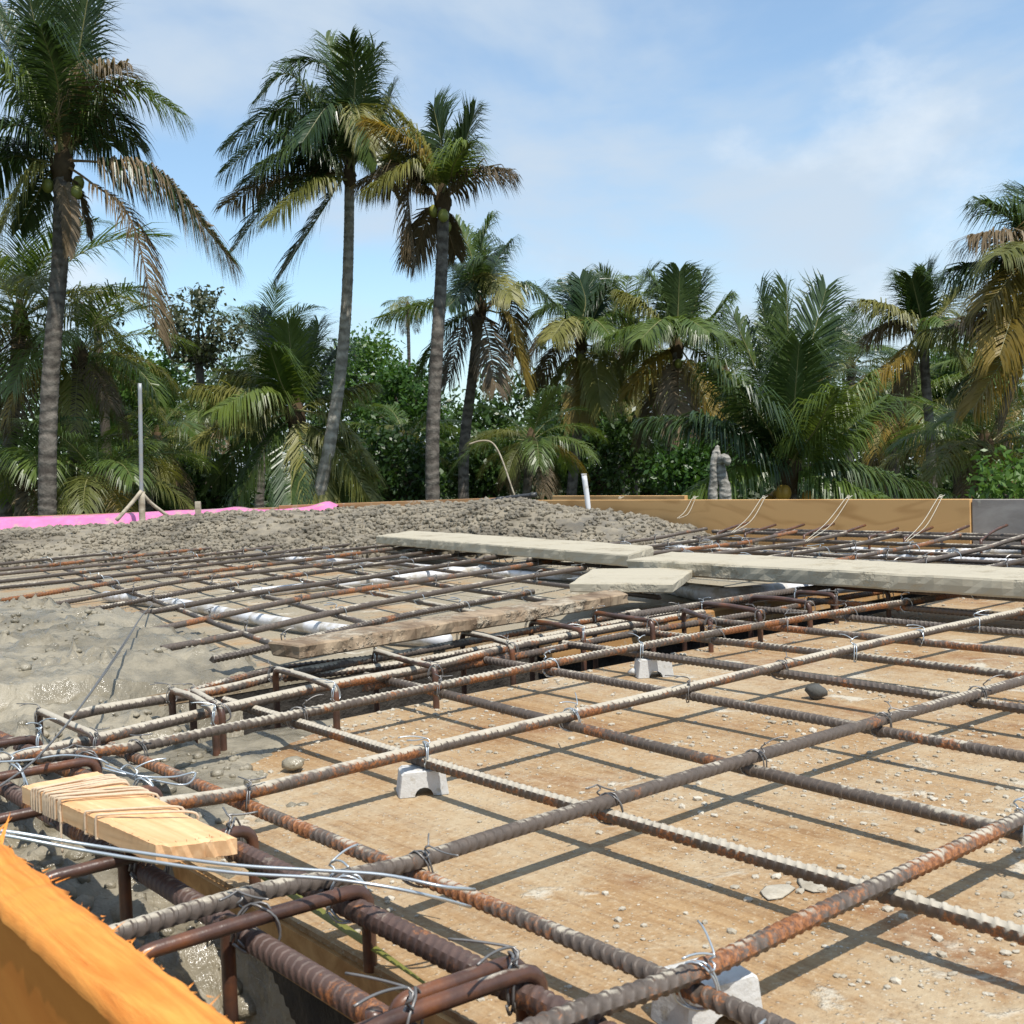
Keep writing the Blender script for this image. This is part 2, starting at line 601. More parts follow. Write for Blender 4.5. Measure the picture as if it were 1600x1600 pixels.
M['near_board'] = m_wood('orange_formboard', (.58, .175, .022), (.74, .265, .045), (2.5, 24, 9), rough=.65, bump=.2, dirt=.12, dirtc=(.42, .36, .28))
M['rough_top'] = m_wood('rough_sawn_edge', (.58, .175, .026), (.80, .32, .065), (10, 120, 60), rough=.8, bump=.5, bd=.003)
M['pine'] = m_wood('fresh_pine', (.60, .335, .155), (.80, .52, .285), (5, 70, 60), rough=.65, bump=.25)
M['batten'] = m_wood('trench_batten', (.33, .17, .06), (.52, .31, .13), (3, 50, 40), rough=.75, bump=.25, dirt=.2)
M['string'] = m_plain('twine', (.56, .43, .30), .9, 0, .2, .25, 400)
M['pvc'] = m_plain('white_pvc', (.66, .66, .67), .4, 0, .5, .06, 26, .55)
M['pink'] = m_plain('pink_sheet', (.64, .17, .35), .45, 0, .5, .35, 26, .35)
M['steel_post'] = m_plain('grey_post', (.30, .31, .32), .5, .3, .5, .2, 14, .35)
M['stick'] = m_wood('weathered_stick', (.26, .21, .15), (.48, .42, .32), (10, 40, 40), rough=.9, bump=.4)
M['black_pipe'] = m_plain('black_pipe', (.035, .036, .038), .45, 0, .5, .3, 20, .3)
M['stone_dark'] = m_plain('dark_stone', (.085, .085, .078), .85, 0, .3, .35, 60, 0, .6)
M['gravel'] = m_concrete('pale_gravel', (.30, .26, .195), (.52, .475, .39), .8, .95, .4, .003, .25, 3)
M['leaf_strip'] = m_leaf('green_leaf_strip', (.10, .115, .02), (.20, .20, .04), .5, .2)
M['soil'] = m_plain('ground_soil', (.055, .060, .028), .95, 0, .2, .5, .6)
M['wall'] = m_plain('rendered_wall', (.42, .40, .36), .9, 0, .2, .12, 3)

M['f_dark'] = m_leaf('frond_dark_green', (.024, .052, .018), (.074, .112, .028), .36, .22, .55)
M['f_green'] = m_leaf('frond_green', (.052, .098, .016), (.138, .182, .034), .38, .32, .55)
M['f_olive'] = m_leaf('frond_olive', (.095, .108, .022), (.215, .205, .050), .48, .30)
M['f_yellow'] = m_leaf('frond_yellow', (.16, .12, .018), (.30, .20, .035), .5, .30)
M['f_brown'] = m_leaf('frond_brown', (.085, .060, .030), (.210, .150, .082), .6, .2)
M['rachis'] = m_plain('frond_rib', (.20, .19, .075), .55, 0, .4, .35, 3)
M['rachis_brown'] = m_plain('frond_rib_brown', (.17, .11, .055), .7, 0, .3, .35, 3)
M['trunk'] = m_trunk('palm_trunk', (.066, .055, .046), (.165, .145, .122))
M['trunk_light'] = m_trunk('palm_trunk_light', (.17, .148, .118), (.36, .325, .27))
M['fibre'] = m_plain('crown_fibre', (.075, .052, .030), .95, 0, .1, .5, 8, 0, .6)
M['coconut'] = m_plain('coconut_green', (.22, .23, .05), .5, 0, .4, .25, 5)
M['coconut_y'] = m_plain('coconut_yellow', (.42, .24, .04), .5, 0, .4, .25, 5)
M['l_dark'] = m_leaf('broadleaf_dark', (.020, .048, .011), (.060, .110, .020), .4, .25)
M['l_mid'] = m_leaf('broadleaf_mid', (.034, .085, .014), (.085, .165, .026), .4, .3)
M['l_bright'] = m_leaf('broadleaf_bright', (.050, .110, .018), (.100, .180, .032), .4, .32)
M['l_far'] = m_leaf('broadleaf_far', (.040, .055, .026), (.085, .095, .045), .5, .25)
M['bark_tree'] = m_plain('tree_bark', (.085, .07, .055), .95, 0, .1, .3, 6, 0, .5)
M['stump'] = m_trunk('stump_grey', (.15, .138, .12), (.33, .308, .27), 16)


# ================================================================== the setting
# trench limits in deck coordinates (u along the A bars, v along the B bars)
NEAR_U0, NEAR_U1 = -.272, -.060          # edge beam trench along the near formwork board
MID_V0, MID_V1 = .822, 1.165             # beam trench across the middle
U_END, V_END = 2.83, 4.7

ground = mesh_obj('ground', *(lambda s: ([(-s, -s, -3.6), (s, -s, -3.6), (s, s, -3.6), (-s, s, -3.6)], [(0, 1, 2, 3)]))(900), M['soil'], smooth=False)
tag(ground, 'dark soil and grass around the building site', kind='structure')


def uv_empty(name, **kw):
    o = thing(name, (ORI[0], ORI[1], 0), **kw)
    o.rotation_euler = (0, 0, YAW)
    return o


deck = uv_empty('formwork_deck', label='dusty plywood formwork deck under the reinforcement', kind='structure')
SHEETS = [(NEAR_U1, 1.46, -1.7, MID_V0), (1.463, U_END - .02, -1.7, MID_V0), (NEAR_U0, 1.22, MID_V1, 2.6), (1.223, U_END - .02, MID_V1, 2.6),
          (NEAR_U0, 1.22, 2.603, V_END), (1.223, U_END - .02, 2.603, V_END)]
for (a, b, c, d) in SHEETS:
    o = mesh_obj('plywood_sheet', *box_geo(a, b, c, d, -.018, 0), M['deck_back'] if c > 1 else M['deck'], smooth=False)
    o.parent = deck
# trench boarding
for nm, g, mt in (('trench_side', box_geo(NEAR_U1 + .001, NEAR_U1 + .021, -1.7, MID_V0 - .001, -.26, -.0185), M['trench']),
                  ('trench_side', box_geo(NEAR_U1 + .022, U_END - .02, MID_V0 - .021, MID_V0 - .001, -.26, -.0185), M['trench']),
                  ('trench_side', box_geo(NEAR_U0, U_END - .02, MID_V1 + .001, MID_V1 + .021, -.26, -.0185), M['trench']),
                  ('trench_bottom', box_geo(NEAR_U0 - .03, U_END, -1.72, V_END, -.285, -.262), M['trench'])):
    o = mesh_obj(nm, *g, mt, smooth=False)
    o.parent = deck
# a loose batten along the back edge of the middle trench
o = mesh_obj('trench_batten', *box_geo(.92, 2.3, MID_V1 - .045, MID_V1 - .004, -.045, -.003, .003), M['batten'], smooth=False)
o.parent = deck
o = mesh_obj('trench_batten', *box_geo(NEAR_U1 - .004, NEAR_U1 + .0005, -1.6, .72, -.040, -.004, 0), M['batten'], smooth=False)
o.parent = deck

walls = uv_empty('building_wall', label='rendered walls of the storey below the deck', kind='structure')
for g in (box_geo(NEAR_U0 + .05, U_END - .05, -1.65, -1.45, -3.6, -.29), box_geo(NEAR_U0 + .05, U_END - .05, V_END - .3, V_END - .1, -3.6, -.29),
          box_geo(NEAR_U0 + .02, NEAR_U0 + .2, -1.44, V_END - .31, -3.6, -.29), box_geo(U_END - .3, U_END - .1, -1.44, V_END - .31, -3.6, -.29)):
    o = mesh_obj('wall_panel', *g, M['wall'], smooth=False)
    o.parent = walls


# ------------------------------------------------------------------ wet concrete (height field over the deck)
def concrete_z(u, v):
    n1 = fbm(u * 9, v * 9, .3, 4)
    n2 = fbm(u * 34, v * 34, 4.1, 4)
    n3 = fbm(u * 95, v * 95, 7.1, 3)
    blob = mnoise.voronoi(Vector((u * 30, v * 30, 1.7)))[0][0]
    chunk = max(0.0, .42 - blob)
    chunk = chunk * chunk * (3 - 4 * chunk) * 1.6
    patch = max(0.0, fbm(u * 4.5, v * 4.5, 9.0, 3) + .12)
    if v > MID_V1:
        e = float(np.interp(v, [1.05, 1.24, 1.52, 2.08, 2.3, 2.52, 3.0, 3.6, 4.2], [.40, .44, .50, .56, .50, .42, .45, .58, .7])) + .06 * n1
        h = .044 * float(sstep(0, .18, e - u)) - .004
        h -= .030 * float(sstep(.10, .24, u)) * float(sstep(MID_V1 + .12, MID_V1, v))
        lump = .010 * n1 + .013 * n2 * min(1.4, .35 + patch * 2.5) + .004 * n3 + .075 * chunk * min(1, patch * 3)
        return h + lump * float(sstep(0, .08, e - u))
    if v > MID_V0:
        lvl = .012 - .31 * float(sstep(.11, .33, u + .05 * n1))
        return lvl + .014 * n1 + .012 * n2 + .004 * n3 + .05 * chunk * min(1, patch * 3 + .3)
    if u > NEAR_U1:
        e = float(np.interp(v, [.28, .42, .55, .66, .76, .82], [-.12, -.03, .03, .12, .24, .30])) + .05 * n1
        h = .0075 * float(sstep(0, .05, e - u)) - .003
        corner = float(sstep(.05, -.08, u)) * float(sstep(.6, .78, v))
        return h + (.002 * n2 + .012 * chunk * max(0, patch - .1)) * float(sstep(0, .05, e - u)) + corner * (.02 + .02 * n1 + .03 * chunk)
    lvl = float(np.interp(v, [-.1, .05, .13, .22, .35, .5, .65, .82], [-.255, -.25, -.20, -.095, -.050, -.02, -.002, .03]))
    lvl += .045 * float(sstep(-.13, -.25, u))
    lvl -= .20 * float(sstep(-.165, -.105, u)) * float(sstep(.42, .24, v))
    return max(-.255, lvl + .016 * n1 + .014 * n2 + .004 * n3 + .085 * chunk)


us = np.arange(-.60, .76, .0085)
us = us[us > NEAR_U0 + .006]
vs = [-.05]
while vs[-1] < 4.1:
    vs.append(vs[-1] + (.0072 if vs[-1] < 1.3 else .0072 + (vs[-1] - 1.3) * .009))
vs = np.array(vs)
Zg = np.array([[concrete_z(u, v) for u in us] for v in vs])
Vc = np.array([[uvz(u, v, z) for u, z in zip(us, row)] for v, row in zip(vs, Zg)]).reshape(-1, 3)
nu = len(us)
Fc = []
for j in range(len(vs) - 1):
    for i in range(nu - 1):
        zz = (Zg[j, i], Zg[j, i + 1], Zg[j + 1, i + 1], Zg[j + 1, i])
        over_trench = (us[i] < NEAR_U1 and vs[j] < MID_V0) or (MID_V0 <= vs[j] < MID_V1)
        if over_trench and us[i] > .33 and (max(zz) < -.2 or max(zz) - min(zz) > .07):
            continue
        if over_trench or max(zz) > -.0025:
            Fc.append((j * nu + i, j * nu + i + 1, (j + 1) * nu + i + 1, (j + 1) * nu + i))
tag(mesh_obj('wet_concrete', Vc, Fc, M['concrete']), 'fresh grey wet concrete spread over the left of the deck', kind='structure')


ICO_V = np.array([(math.cos(a_) * c_, math.sin(a_) * c_, z_) for z_, c_, o_ in ((.447, .894, 0), (-.447, .894, .628)) for a_ in (np.arange(5) * 1.2566 + o_)] + [(0, 0, 1), (0, 0, -1)])
ICO_F = [(i, (i + 1) % 5, 10) for i in range(5)] + [(5 + (i + 1) % 5, 5 + i, 11) for i in range(5)] + [(i, 5 + i, (i + 1) % 5) for i in range(5)] + [(5 + i, 5 + (i + 1) % 5, (i + 1) % 5) for i in range(5)]


def pebble(rng, size, flat=.65):
    v = ICO_V * rng.uniform(.78, 1.15, (12, 1)) * rng.uniform(.7, 1.15, (1, 3))
    v[:, 2] *= flat
    a = rng.uniform(0, 6.28)
    c, s = math.cos(a), math.sin(a)
    v = v @ np.array([[c, -s, 0], [s, c, 0], [0, 0, 1]]).T
    return v * size * .5, ICO_F


# lumps of aggregate standing in the wet concrete
parts = []
for k in range(4200):
    u, v = RNG.uniform(-.26, .5), RNG.uniform(.03, 2.6)
    if v > .8 and RNG.random() < .45:
        continue
    if v < MID_V0 and u > NEAR_U1 and (v < .5 or u > .12):
        continue
    if fbm(u * 4.5, v * 4.5, 9.0, 3) < -.10 and v > .8:
        continue
    if v > MID_V1 and u > np.interp(v, [1.09, 1.5, 2.1, 2.6], [.30, .36, .42, .30]):
        continue
    if MID_V0 < v < MID_V1 and u > .15:
        continue
    z = concrete_z(u, v)
    sz = (.005 + .015 * RNG.random() ** 2) * (1.5 if u < NEAR_U1 and v < .6 else 1.0)
    pv, pf = pebble(RNG, sz, .7)
    parts.append((pv + uvz(u, v, z + sz * .04), pf))
for k in range(120):
    u, v = RNG.uniform(-.262, -.135), RNG.uniform(.10, .66)
    sz = RNG.uniform(.014, .032)
    pv, pf = pebble(RNG, sz, .8)
    parts.append((pv + uvz(u, v, concrete_z(u, v) + sz * .10), pf))
tag(mesh_obj('concrete_lumps', *merge(parts), M['concrete']), 'lumps of coarse wet concrete and stones', kind='stuff')

# ------------------------------------------------------------------ the heap of fresh concrete at the back
HX = np.array([-3.0, -2.1, -1.63, -1.41, -1.05, -.73, -.42, -.21, 0, .16, .32, .50, .66, .80])
HH = np.array([.10, .116, .122, .150, .152, .150, .152, .160, .176, .142, .122, .100, .060, .0])
FX = np.array([-3.0, -1.9, -1.5, -.87, -.45, -.1, .2, .45, .69, .85])
FY = np.array([3.75, 3.86, 4.02, 3.95, 3.98, 3.70, 3.62, 3.60, 3.62, 3.7])


def heap_z(x, y):
    yf = float(np.interp(x, FX, FY)) + .05 * fbm(x * 3, y * 3, 2.2, 3)
    h = float(np.interp(x, HX, HH))
    s = float(sstep(0, .62, y - yf)) * .75 + .25 * float(sstep(0, .14, y - yf))
    z = h * s - .006
    wgt = float(sstep(0, .1, y - yf))
    return z + wgt * (.012 * fbm(x * 7, y * 7, 5, 4) + .007 * fbm(x * 42, y * 42, 1, 3))


xs = np.arange(-3.0, .92, .018)
ys = np.arange(3.45, 5.04, .018)
HZ = np.array([[heap_z(x, y) for x in xs] for y in ys])
HV = np.array([[(x, y, z) for x, z in zip(xs, row)] for y, row in zip(ys, HZ)]).reshape(-1, 3)
HF, nx_ = [], len(xs)
for j in range(len(ys) - 1):
    for i in range(nx_ - 1):
        uu, _ = to_uv((xs[i + 1], ys[j + 1]))
        if uu < U_END - .02 and max(HZ[j, i], HZ[j, i + 1], HZ[j + 1, i], HZ[j + 1, i + 1]) > -.002:
            HF.append((j * nx_ + i, j * nx_ + i + 1, (j + 1) * nx_ + i + 1, (j + 1) * nx_ + i))
tag(mesh_obj('concrete_heap', HV, HF, M['heap']), 'long heap of unspread fresh concrete along the back of the deck', kind='structure')
parts = []
while len(parts) < 11000:
    x, y = RNG.uniform(-2.7, .85), RNG.uniform(3.55, 4.98)
    z = heap_z(x, y)
    if z < .006 or to_uv((x, y))[0] > U_END - .04 or (fbm(x * 2.2, y * 2.2, 3.3, 3) < -.18 and RNG.random() < .75):
        continue
    sz = .009 + .026 * RNG.random() ** 1.7
    pv, pf = pebble(RNG, sz, .75)
    parts.append((pv + np.array([x, y, z + sz * .12]), pf))
tag(mesh_obj('heap_aggregate', *merge(parts), M['heap'], smooth=False), 'coarse stones covering the heap of concrete', kind='stuff')


# ------------------------------------------------------------------ boards
def board_matrix(p0, p1):
    d = norm(np.asarray(p1) - np.asarray(p0))
    y = norm(np.cross((0, 0, 1), d))
    z = np.cross(d, y)
    return Matrix(((d[0], y[0], z[0], p0[0]), (d[1], y[1], z[1], p0[1]), (d[2], y[2], z[2], p0[2]), (0, 0, 0, 1)))


def board(name, p0, p1, z0, z1, thick, mat, label=None, cat=None, parent=None, bev=.0015, group=None):
    """upright board standing between two points; its face runs through them, thickness to the left of p0->p1"""
    p0, p1 = np.array([p0[0], p0[1], z0]), np.array([p1[0], p1[1], z0])
    L = np.linalg.norm(p1 - p0)
    o = mesh_obj(name, *box_geo(0, L, 0, thick, 0, z1 - z0, bev), mat, smooth=False)
    o.matrix_world = board_matrix(p0, p1)
    if parent:
        o.parent = parent
        o.matrix_parent_inverse = parent.matrix_world.inverted()
    return tag(o, label, cat, group)


UB = U_END
board('formwork_board', uvz(UB, 3.42, 0), uvz(UB, 1.337, 0), -.02, .160, .018, M['ply_form'],
      'fresh golden plywood formwork board along the right edge of the deck', 'formwork board')
board('formwork_board', uvz(UB + .004, 1.333, 0), uvz(UB + .004, -1.2, 0), -.02, .159, .020, M['ply_old'],
      'weathered grey formwork board continuing right of the golden plywood', 'formwork board')
board('formwork_board', at(1075, 781, 4.45) * (1, 1, 0), at(868, 783, 5.15) * (1, 1, 0), .02, .171, .018, M['ply_form'],
      'second plywood board showing its pale end behind the golden plywood', 'formwork board')
board('formwork_board', (-1.05, 5.075, 0), (-.02, 5.085, 0), -.02, .172, .03, M['timber_form'],
      'brown timber formwork board behind the middle of the concrete heap', 'formwork board')
board('formwork_board', (-3.1, 5.09, 0), (-1.055, 5.08, 0), -.02, .164, .03, M['timber_form'],
      'dark brown formwork board behind the pink sheeting', 'formwork board')

# pink plastic sheeting draped along the back left edge
PX = [(-120, 816), (0, 812), (90, 810), (180, 806), (260, 802), (330, 799), (372, 796), (400, 800), (440, 799), (480, 795), (508, 787), (526, 793)]
PH = [8, 8, 8, 8, 6, 5, 7, 4, 5, 6, 13, 4]
NP = 90
top = np.array([at(a, b - 2, 4.93) for a, b in PX])
top = smooth_path(top, NP)
hpx = np.interp(np.linspace(0, 1, NP), np.linspace(0, 1, len(PH)), PH)
V, F = [], []
for i in range(NP):
    fold = .006 * fbm(i * .31, 1, 2, 3) + .004 * fbm(i * .9, 4, 2, 3)
    hh = hpx[i] * 4.9 / F_PX
    b = top[i]
    V += [b + (0, .14 + fold, -.03), b + (0, .05 + fold * .4, .004 + fold * .3), b + (0, 0, 0), b + (0, -.03 + fold, -hh * .6), b + (0, -.06 + fold * 1.4, -hh * 1.1 - .03)]
for i in range(NP - 1):
    for j in range(4):
        F.append((i * 5 + j, i * 5 + j + 1, (i + 1) * 5 + j + 1, (i + 1) * 5 + j))
tag(mesh_obj('plastic_sheet', V, F, M['pink']), 'bright pink plastic sheeting laid along the back left edge', 'plastic sheet')

# the near board at the bottom left corner, with its hairy sawn edge
iu0, iv0 = to_uv(W(360, 1600, .13))
iu1, iv1 = to_uv(W(0, 1312, .13))
ou0, _ = to_uv(W(230, 1600, .13))
BU = (iu0 + iu1) / 2
BT = BU - ou0 if BU - ou0 > .015 else .02
pA, pB = uvz(BU, -.8, 0), uvz(BU, iv1 + .02, 0)
nb = board('formwork_board', pA, pB, -.29, .128, BT, M['near_board'],
           'orange formwork board close to the camera at bottom left', 'formwork board')
Lb = float(np.linalg.norm(pB - pA))
nseg, V, F = 420, [], []
for i in range(nseg + 1):
    x = Lb * i / nseg
    j1, j2 = fbm(x * 40, 0, 1, 3), fbm(x * 90, 5, 1, 3)
    V += [(x, BT + .0012 + .0006 * j2, .410), (x, BT + .0008, .4185 + .0007 * j1), (x, BT * .5, .4205 + .0012 * j2), (x, .0005 - .0022 * abs(j1), .4195 + .0010 * j1), (x, -.0014 - .0045 * max(0, j2 + .2), .4165 - .0025 * abs(j1)), (x, -.0006, .4125)]
for i in range(nseg):
    for j in range(5):
        F.append((i * 6 + j, i * 6 + j + 1, (i + 1) * 6 + j + 1, (i + 1) * 6 + j))
so = mesh_obj('sawn_edge', V, F, M['rough_top'])
so.parent = nb
so['label'] = 'rough torn upper edge of the board'
parts = []
for k in range(220):
    x = RNG.uniform(.35, Lb)
    d = np.array([RNG.normal(0, .6), -abs(RNG.normal(.7, .4)), RNG.normal(.15, .35)])
    ln = .0012 + .006 * RNG.random() ** 3
    b = np.array([x, RNG.uniform(-.003, .002), .4175 + RNG.uniform(-.003, .002)])
    w = np.array([.0004, 0, .0002])
    parts.append((np.array([b - w, b + w, b + norm(d) * ln]), [(0, 1, 2)]))
for k in range(26):                        # splinters at the far end
    b = np.array([Lb - RNG.uniform(0, .03), RNG.uniform(0, BT), .418])
    d = norm(np.array([RNG.uniform(.2, 1.0), RNG.normal(-.2, .5), RNG.uniform(.2, .9)]))
    w = np.array([.0, .0014, .0005])
    parts.append((np.array([b - w, b + w, b + d * RNG.uniform(.008, .028)]), [(0, 1, 2)]))
so2 = tag(mesh_obj('splinters', *merge(parts), M['rough_top']), kind='stuff')
so2.parent = nb


# ------------------------------------------------------------------ loose planks
def slab(name, corners, ztop, thick, mat, label, cat, wob=.002, nx=40, ny=6, bow=0.0):
    """corners: top face pixels front-left, front-right, back-right, back-left; ztop may be per corner"""
    zt = ztop if isinstance(ztop, (list, tuple)) else [ztop] * 4
    P = np.array([W(a, b, z) for (a, b), z in zip(corners, zt)])
    org = P[0].copy()
    org[2] -= thick
    d = norm(P[1] - P[0])
    y = norm(np.cross((0, 0, 1), d))
    z = np.cross(d, y)
    R = np.stack([d, y, z])
    Q = (P - org) @ R.T
    s, t = np.linspace(0, 1, nx), np.linspace(0, 1, ny)
    V, F = [], []
    lay = [0, .12, .5, .88, 1.0]
    loop = []
    # perimeter loop positions (s,t)
    per = [(a, 0) for a in s] + [(1, b) for b in t[1:]] + [(a, 1) for a in s[::-1][1:]] + [(0, b) for b in t[::-1][1:-1]]
    sd = random.uniform(0, 50)

    def pt(a, b):
        return Q[0] * (1 - a) * (1 - b) + Q[1] * a * (1 - b) + Q[2] * a * b + Q[3] * (1 - a) * b + np.array([0, 0, bow * 4 * a * (1 - a)])
    ctr = Q.mean(0)
    npr = len(per)
    for li, f in enumerate(lay):
        for (a, b) in per:
            q = pt(a, b).copy()
            q[2] += -thick + thick * f
            n = fbm(q[0] * 26 + sd, q[1] * 26, q[2] * 40, 4)
            n2 = fbm(q[0] * 7 + sd, q[1] * 7, 2, 3)
            out = np.array([0, 0, 0.0])
            if b == 0: out[1] -= 1
            if b == 1: out[1] += 1
            if a == 0: out[0] -= 1
            if a == 1: out[0] += 1
            inset = .0022 if li in (0, 4) else 0
            q += out * (wob * n * 1.4 - inset + wob * n2)
            q[2] += wob * .5 * n2
            V.append(q)
    for li in range(4):
        for j in range(npr):
            k = (j + 1) % npr
            F.append((li * npr + j, li * npr + k, (li + 1) * npr + k, (li + 1) * npr + j))
    base = len(V)
    tl = 4 * npr
    # top grid interior
    idx = {}
    for i in range(nx):
        for j in range(ny):
            if i in (0, nx - 1) or j in (0, ny - 1):
                continue
            q = pt(s[i], t[j]).copy()
            q[2] += wob * .7 * fbm(q[0] * 14 + sd, q[1] * 14, 3, 4)
            idx[(i, j)] = len(V)
            V.append(q)
    for m, (a, b) in enumerate(per):
        i, j = int(round(a * (nx - 1))), int(round(b * (ny - 1)))
        idx[(i, j)] = tl + m
    for i in range(nx - 1):
        for j in range(ny - 1):
            F.append((idx[(i, j)], idx[(i + 1, j)], idx[(i + 1, j + 1)], idx[(i, j + 1)]))
    F.append(tuple(range(npr - 1, -1, -1)))
    o = mesh_obj(name, V, F, mat, smooth=False)
    o.matrix_world = Matrix(((d[0], y[0], z[0], org[0]), (d[1], y[1], z[1], org[1]), (d[2], y[2], z[2], org[2]), (0, 0, 0, 1)))
    return tag(o, label, cat)


slab('plank', [(588, 837), (981, 867), (1022, 853), (645, 829)], .090, .028, M['plank'],
     'cement-crusted walkway plank lying left, its far end on the heap', 'plank', .003, 60, 8)
slab('plank', [(979, 874), (1720, 913), (1720, 893), (1050, 862)], [.092, .094, .094, .092], .030, M['plank'],
     'cement-crusted walkway plank running out of frame at right', 'plank', .003, 60, 8)
slab('plank', [(889, 911), (1051, 912), (1088, 886), (926, 889)], .078, .018, M['plank'],
     'short cement-crusted offcut board tucked under the walkway planks', 'plank', .002, 24, 8)
slab('timber', [(468, 1009), (981, 927), (957, 921), (424, 1003)], .078, .019, M['bark'],
     'rough bark-edged timber lying across the beam cage', 'timber', .004, 90, 5)
# ------------------------------------------------------------------ END PART 2


# ================================================================== reinforcement
CROSS = {1: {1: (1090, 1530), 2: (1390, 1380), 3: (1597, 1285)},
         2: {1: (650, 1350), 2: (955, 1255), 3: (1185, 1185), 4: (1370, 1128), 5: (1525, 1085)},
         3: {1: (390, 1240), 2: (660, 1178), 3: (880, 1120), 4: (1080, 1073), 5: (1225, 1042), 6: (1345, 1015), 7: (1444, 991), 8: (1532, 972)},
         4: {1: (216, 1172), 2: (467, 1115), 3: (678, 1069), 4: (852, 1039), 5: (1005, 1014), 6: (1125, 994), 7: (1225, 975), 8: (1320, 957), 9: (1412, 942)}}
ZA, ZB, RB = .0420, .0311, .0055
CU = {(i, j): to_uv(W(*CROSS[i][j], .040)) for i in CROSS for j in CROSS[i]}


def tie_geo(seed, wire=.0007, ra=.0055, rb=.0055, strands=2, tails=2, sides=5, n=22, flip=1):
    """loop of tying wire round a crossing: bar A along x above, bar B along y below, origin at their touching point"""
    r = random.Random(seed)
    ga, gb = ra + wire * 1.3, rb + wire * 1.3
    d = ra * 1.35
    parts = []
    for s in range(strands):
        o = (s - (strands - 1) / 2) * wire * 2.6
        jx = lambda: r.uniform(-1, 1) * .0012
        loop = [(-d + o, d * flip, -gb * .9), (-d * .75 + o, ga * 1.05 * flip, ra * .9), (-.2 * d + o, ga * .5 * flip, ra + ga * .92), (.2 * d + o, -ga * .5 * flip, ra + ga * .92),
                (d * .75 + o, -ga * 1.05 * flip, ra * .9), (d + o, -d * flip, -gb * .9), (gb * .45 + o, -d * .45 * flip, -rb - gb * .95), (-gb * .45 + o, d * .45 * flip, -rb - gb * .95), (-d + o, d * flip, -gb * .9)]
        loop = [(a + jx(), b + jx(), c + jx() * .5) for a, b, c in loop]
        parts.append(tube(smooth_path(loop, n), wire, sides))
    if tails:
        b = np.array([-.5 * d, ga * 1.15 * flip, ra + ga * .5])
        a0 = r.uniform(0, 6.28)
        tw = [b + np.array([.0016 * math.cos(k * 1.6), .0016 * math.sin(k * 1.6), .0017 * k]) for k in range(6)]
        e = tw[-1]
        for q in range(tails):
            ang = a0 + q * r.uniform(.2, 2.2)
            ln = r.uniform(.010, .030)
            h = r.uniform(-.006, .012)
            path = tw + [e + np.array([math.cos(ang) * ln * f, math.sin(ang) * ln * f, h * f * (1.6 - f)]) for f in (.35, .7, 1.0)]
            parts.append(tube(smooth_path(path, 16), wire * .9, sides))
    return merge(parts)


TIES = []
for k in range(8):
    V, F = tie_geo(k, flip=1 if k % 2 else -1)
    me = bpy.data.meshes.new('tie_wire')
    me.from_pydata(V.tolist(), [], F)
    me.polygons.foreach_set('use_smooth', [True] * len(me.polygons))
    me.materials.append(M['wire_bright'] if k % 3 == 0 else M['wire'])
    TIES.append(me)
TIES_FAR = []
for k in range(4):
    V, F = tie_geo(k + 20, wire=.0011, strands=1, tails=2, sides=4, n=12, flip=1 if k % 2 else -1)
    me = bpy.data.meshes.new('tie_wire')
    me.from_pydata(V.tolist(), [], F)
    me.materials.append(M['wire_bright'] if k % 2 else M['wire'])
    TIES_FAR.append(me)


def put_tie(parent, pos, ang, far=False, scale=1.0):
    me = random.choice(TIES_FAR if far else TIES)
    o = bpy.data.objects.new('tie_wire', me)
    C.objects.link(o)
    o.parent = parent
    mp = Matrix()
    if parent.type == 'EMPTY':
        mp = parent.matrix_world.inverted()
    o.matrix_parent_inverse = mp
    o.location = [float(a) for a in pos]
    o.rotation_euler = (0, 0, ang)
    o.scale = (scale,) * 3
    return o


def bar(parent, pts, r, mat, near=True, name='rebar', spin=None):
    if near:
        V, F = rebar_geo(pts, r, .0078 if r < .007 else .0072, 12, 4, spin)
    else:
        V, F = rebar_geo(pts, r, .012, 8, 2, spin)
    o = mesh_obj(name, V, F, mat, parent)
    if near:
        o.data.set_sharp_from_angle(angle=math.radians(38))
    return o


# ---- near mat (tied together: one thing)
mat1 = thing('rebar_mat', uvz(.7, .3, .025), 'widely spaced ribbed rebar mat on spacers in the right foreground', 'rebar mat')
mats_a = {1: M['bar_rusty'], 2: M['bar_clean'], 3: M['bar_cement'], 4: M['bar_cement']}
A_RANGE = {1: (-.30, 2.2), 2: (-.215, 2.2), 3: (-.095, 2.2), 4: (-.10, 2.2)}
A_FIT, B_FIT = {}, {}
for i in CROSS:
    pts = np.array([CU[(i, j)] for j in CROSS[i]])
    A_FIT[i] = np.polyfit(pts[:, 0], pts[:, 1], 2 if len(pts) > 4 else 1)
    if i == 1:
        A_FIT[i] = np.array([0, 0, pts[:, 1].mean()])
for j in range(1, 10):
    pts = np.array([CU[(i, j)] for i in CROSS if j in CROSS[i]])
    B_FIT[j] = np.polyfit(pts[:, 1], pts[:, 0], 1) if len(pts) > 2 else np.array([0, pts[:, 0].mean()])
B_FIT[10], B_FIT[11], B_FIT[12] = np.array([0, 1.60]), np.array([0, 1.79]), np.array([0, 1.98])


def a_z(i, u):
    z = ZA
    if u < -.03:
        z += .010 * float(sstep(-.03, -.12, u))          # rides up over the edge beam cage
    return z + .0012 * math.sin(u * 4 + i)


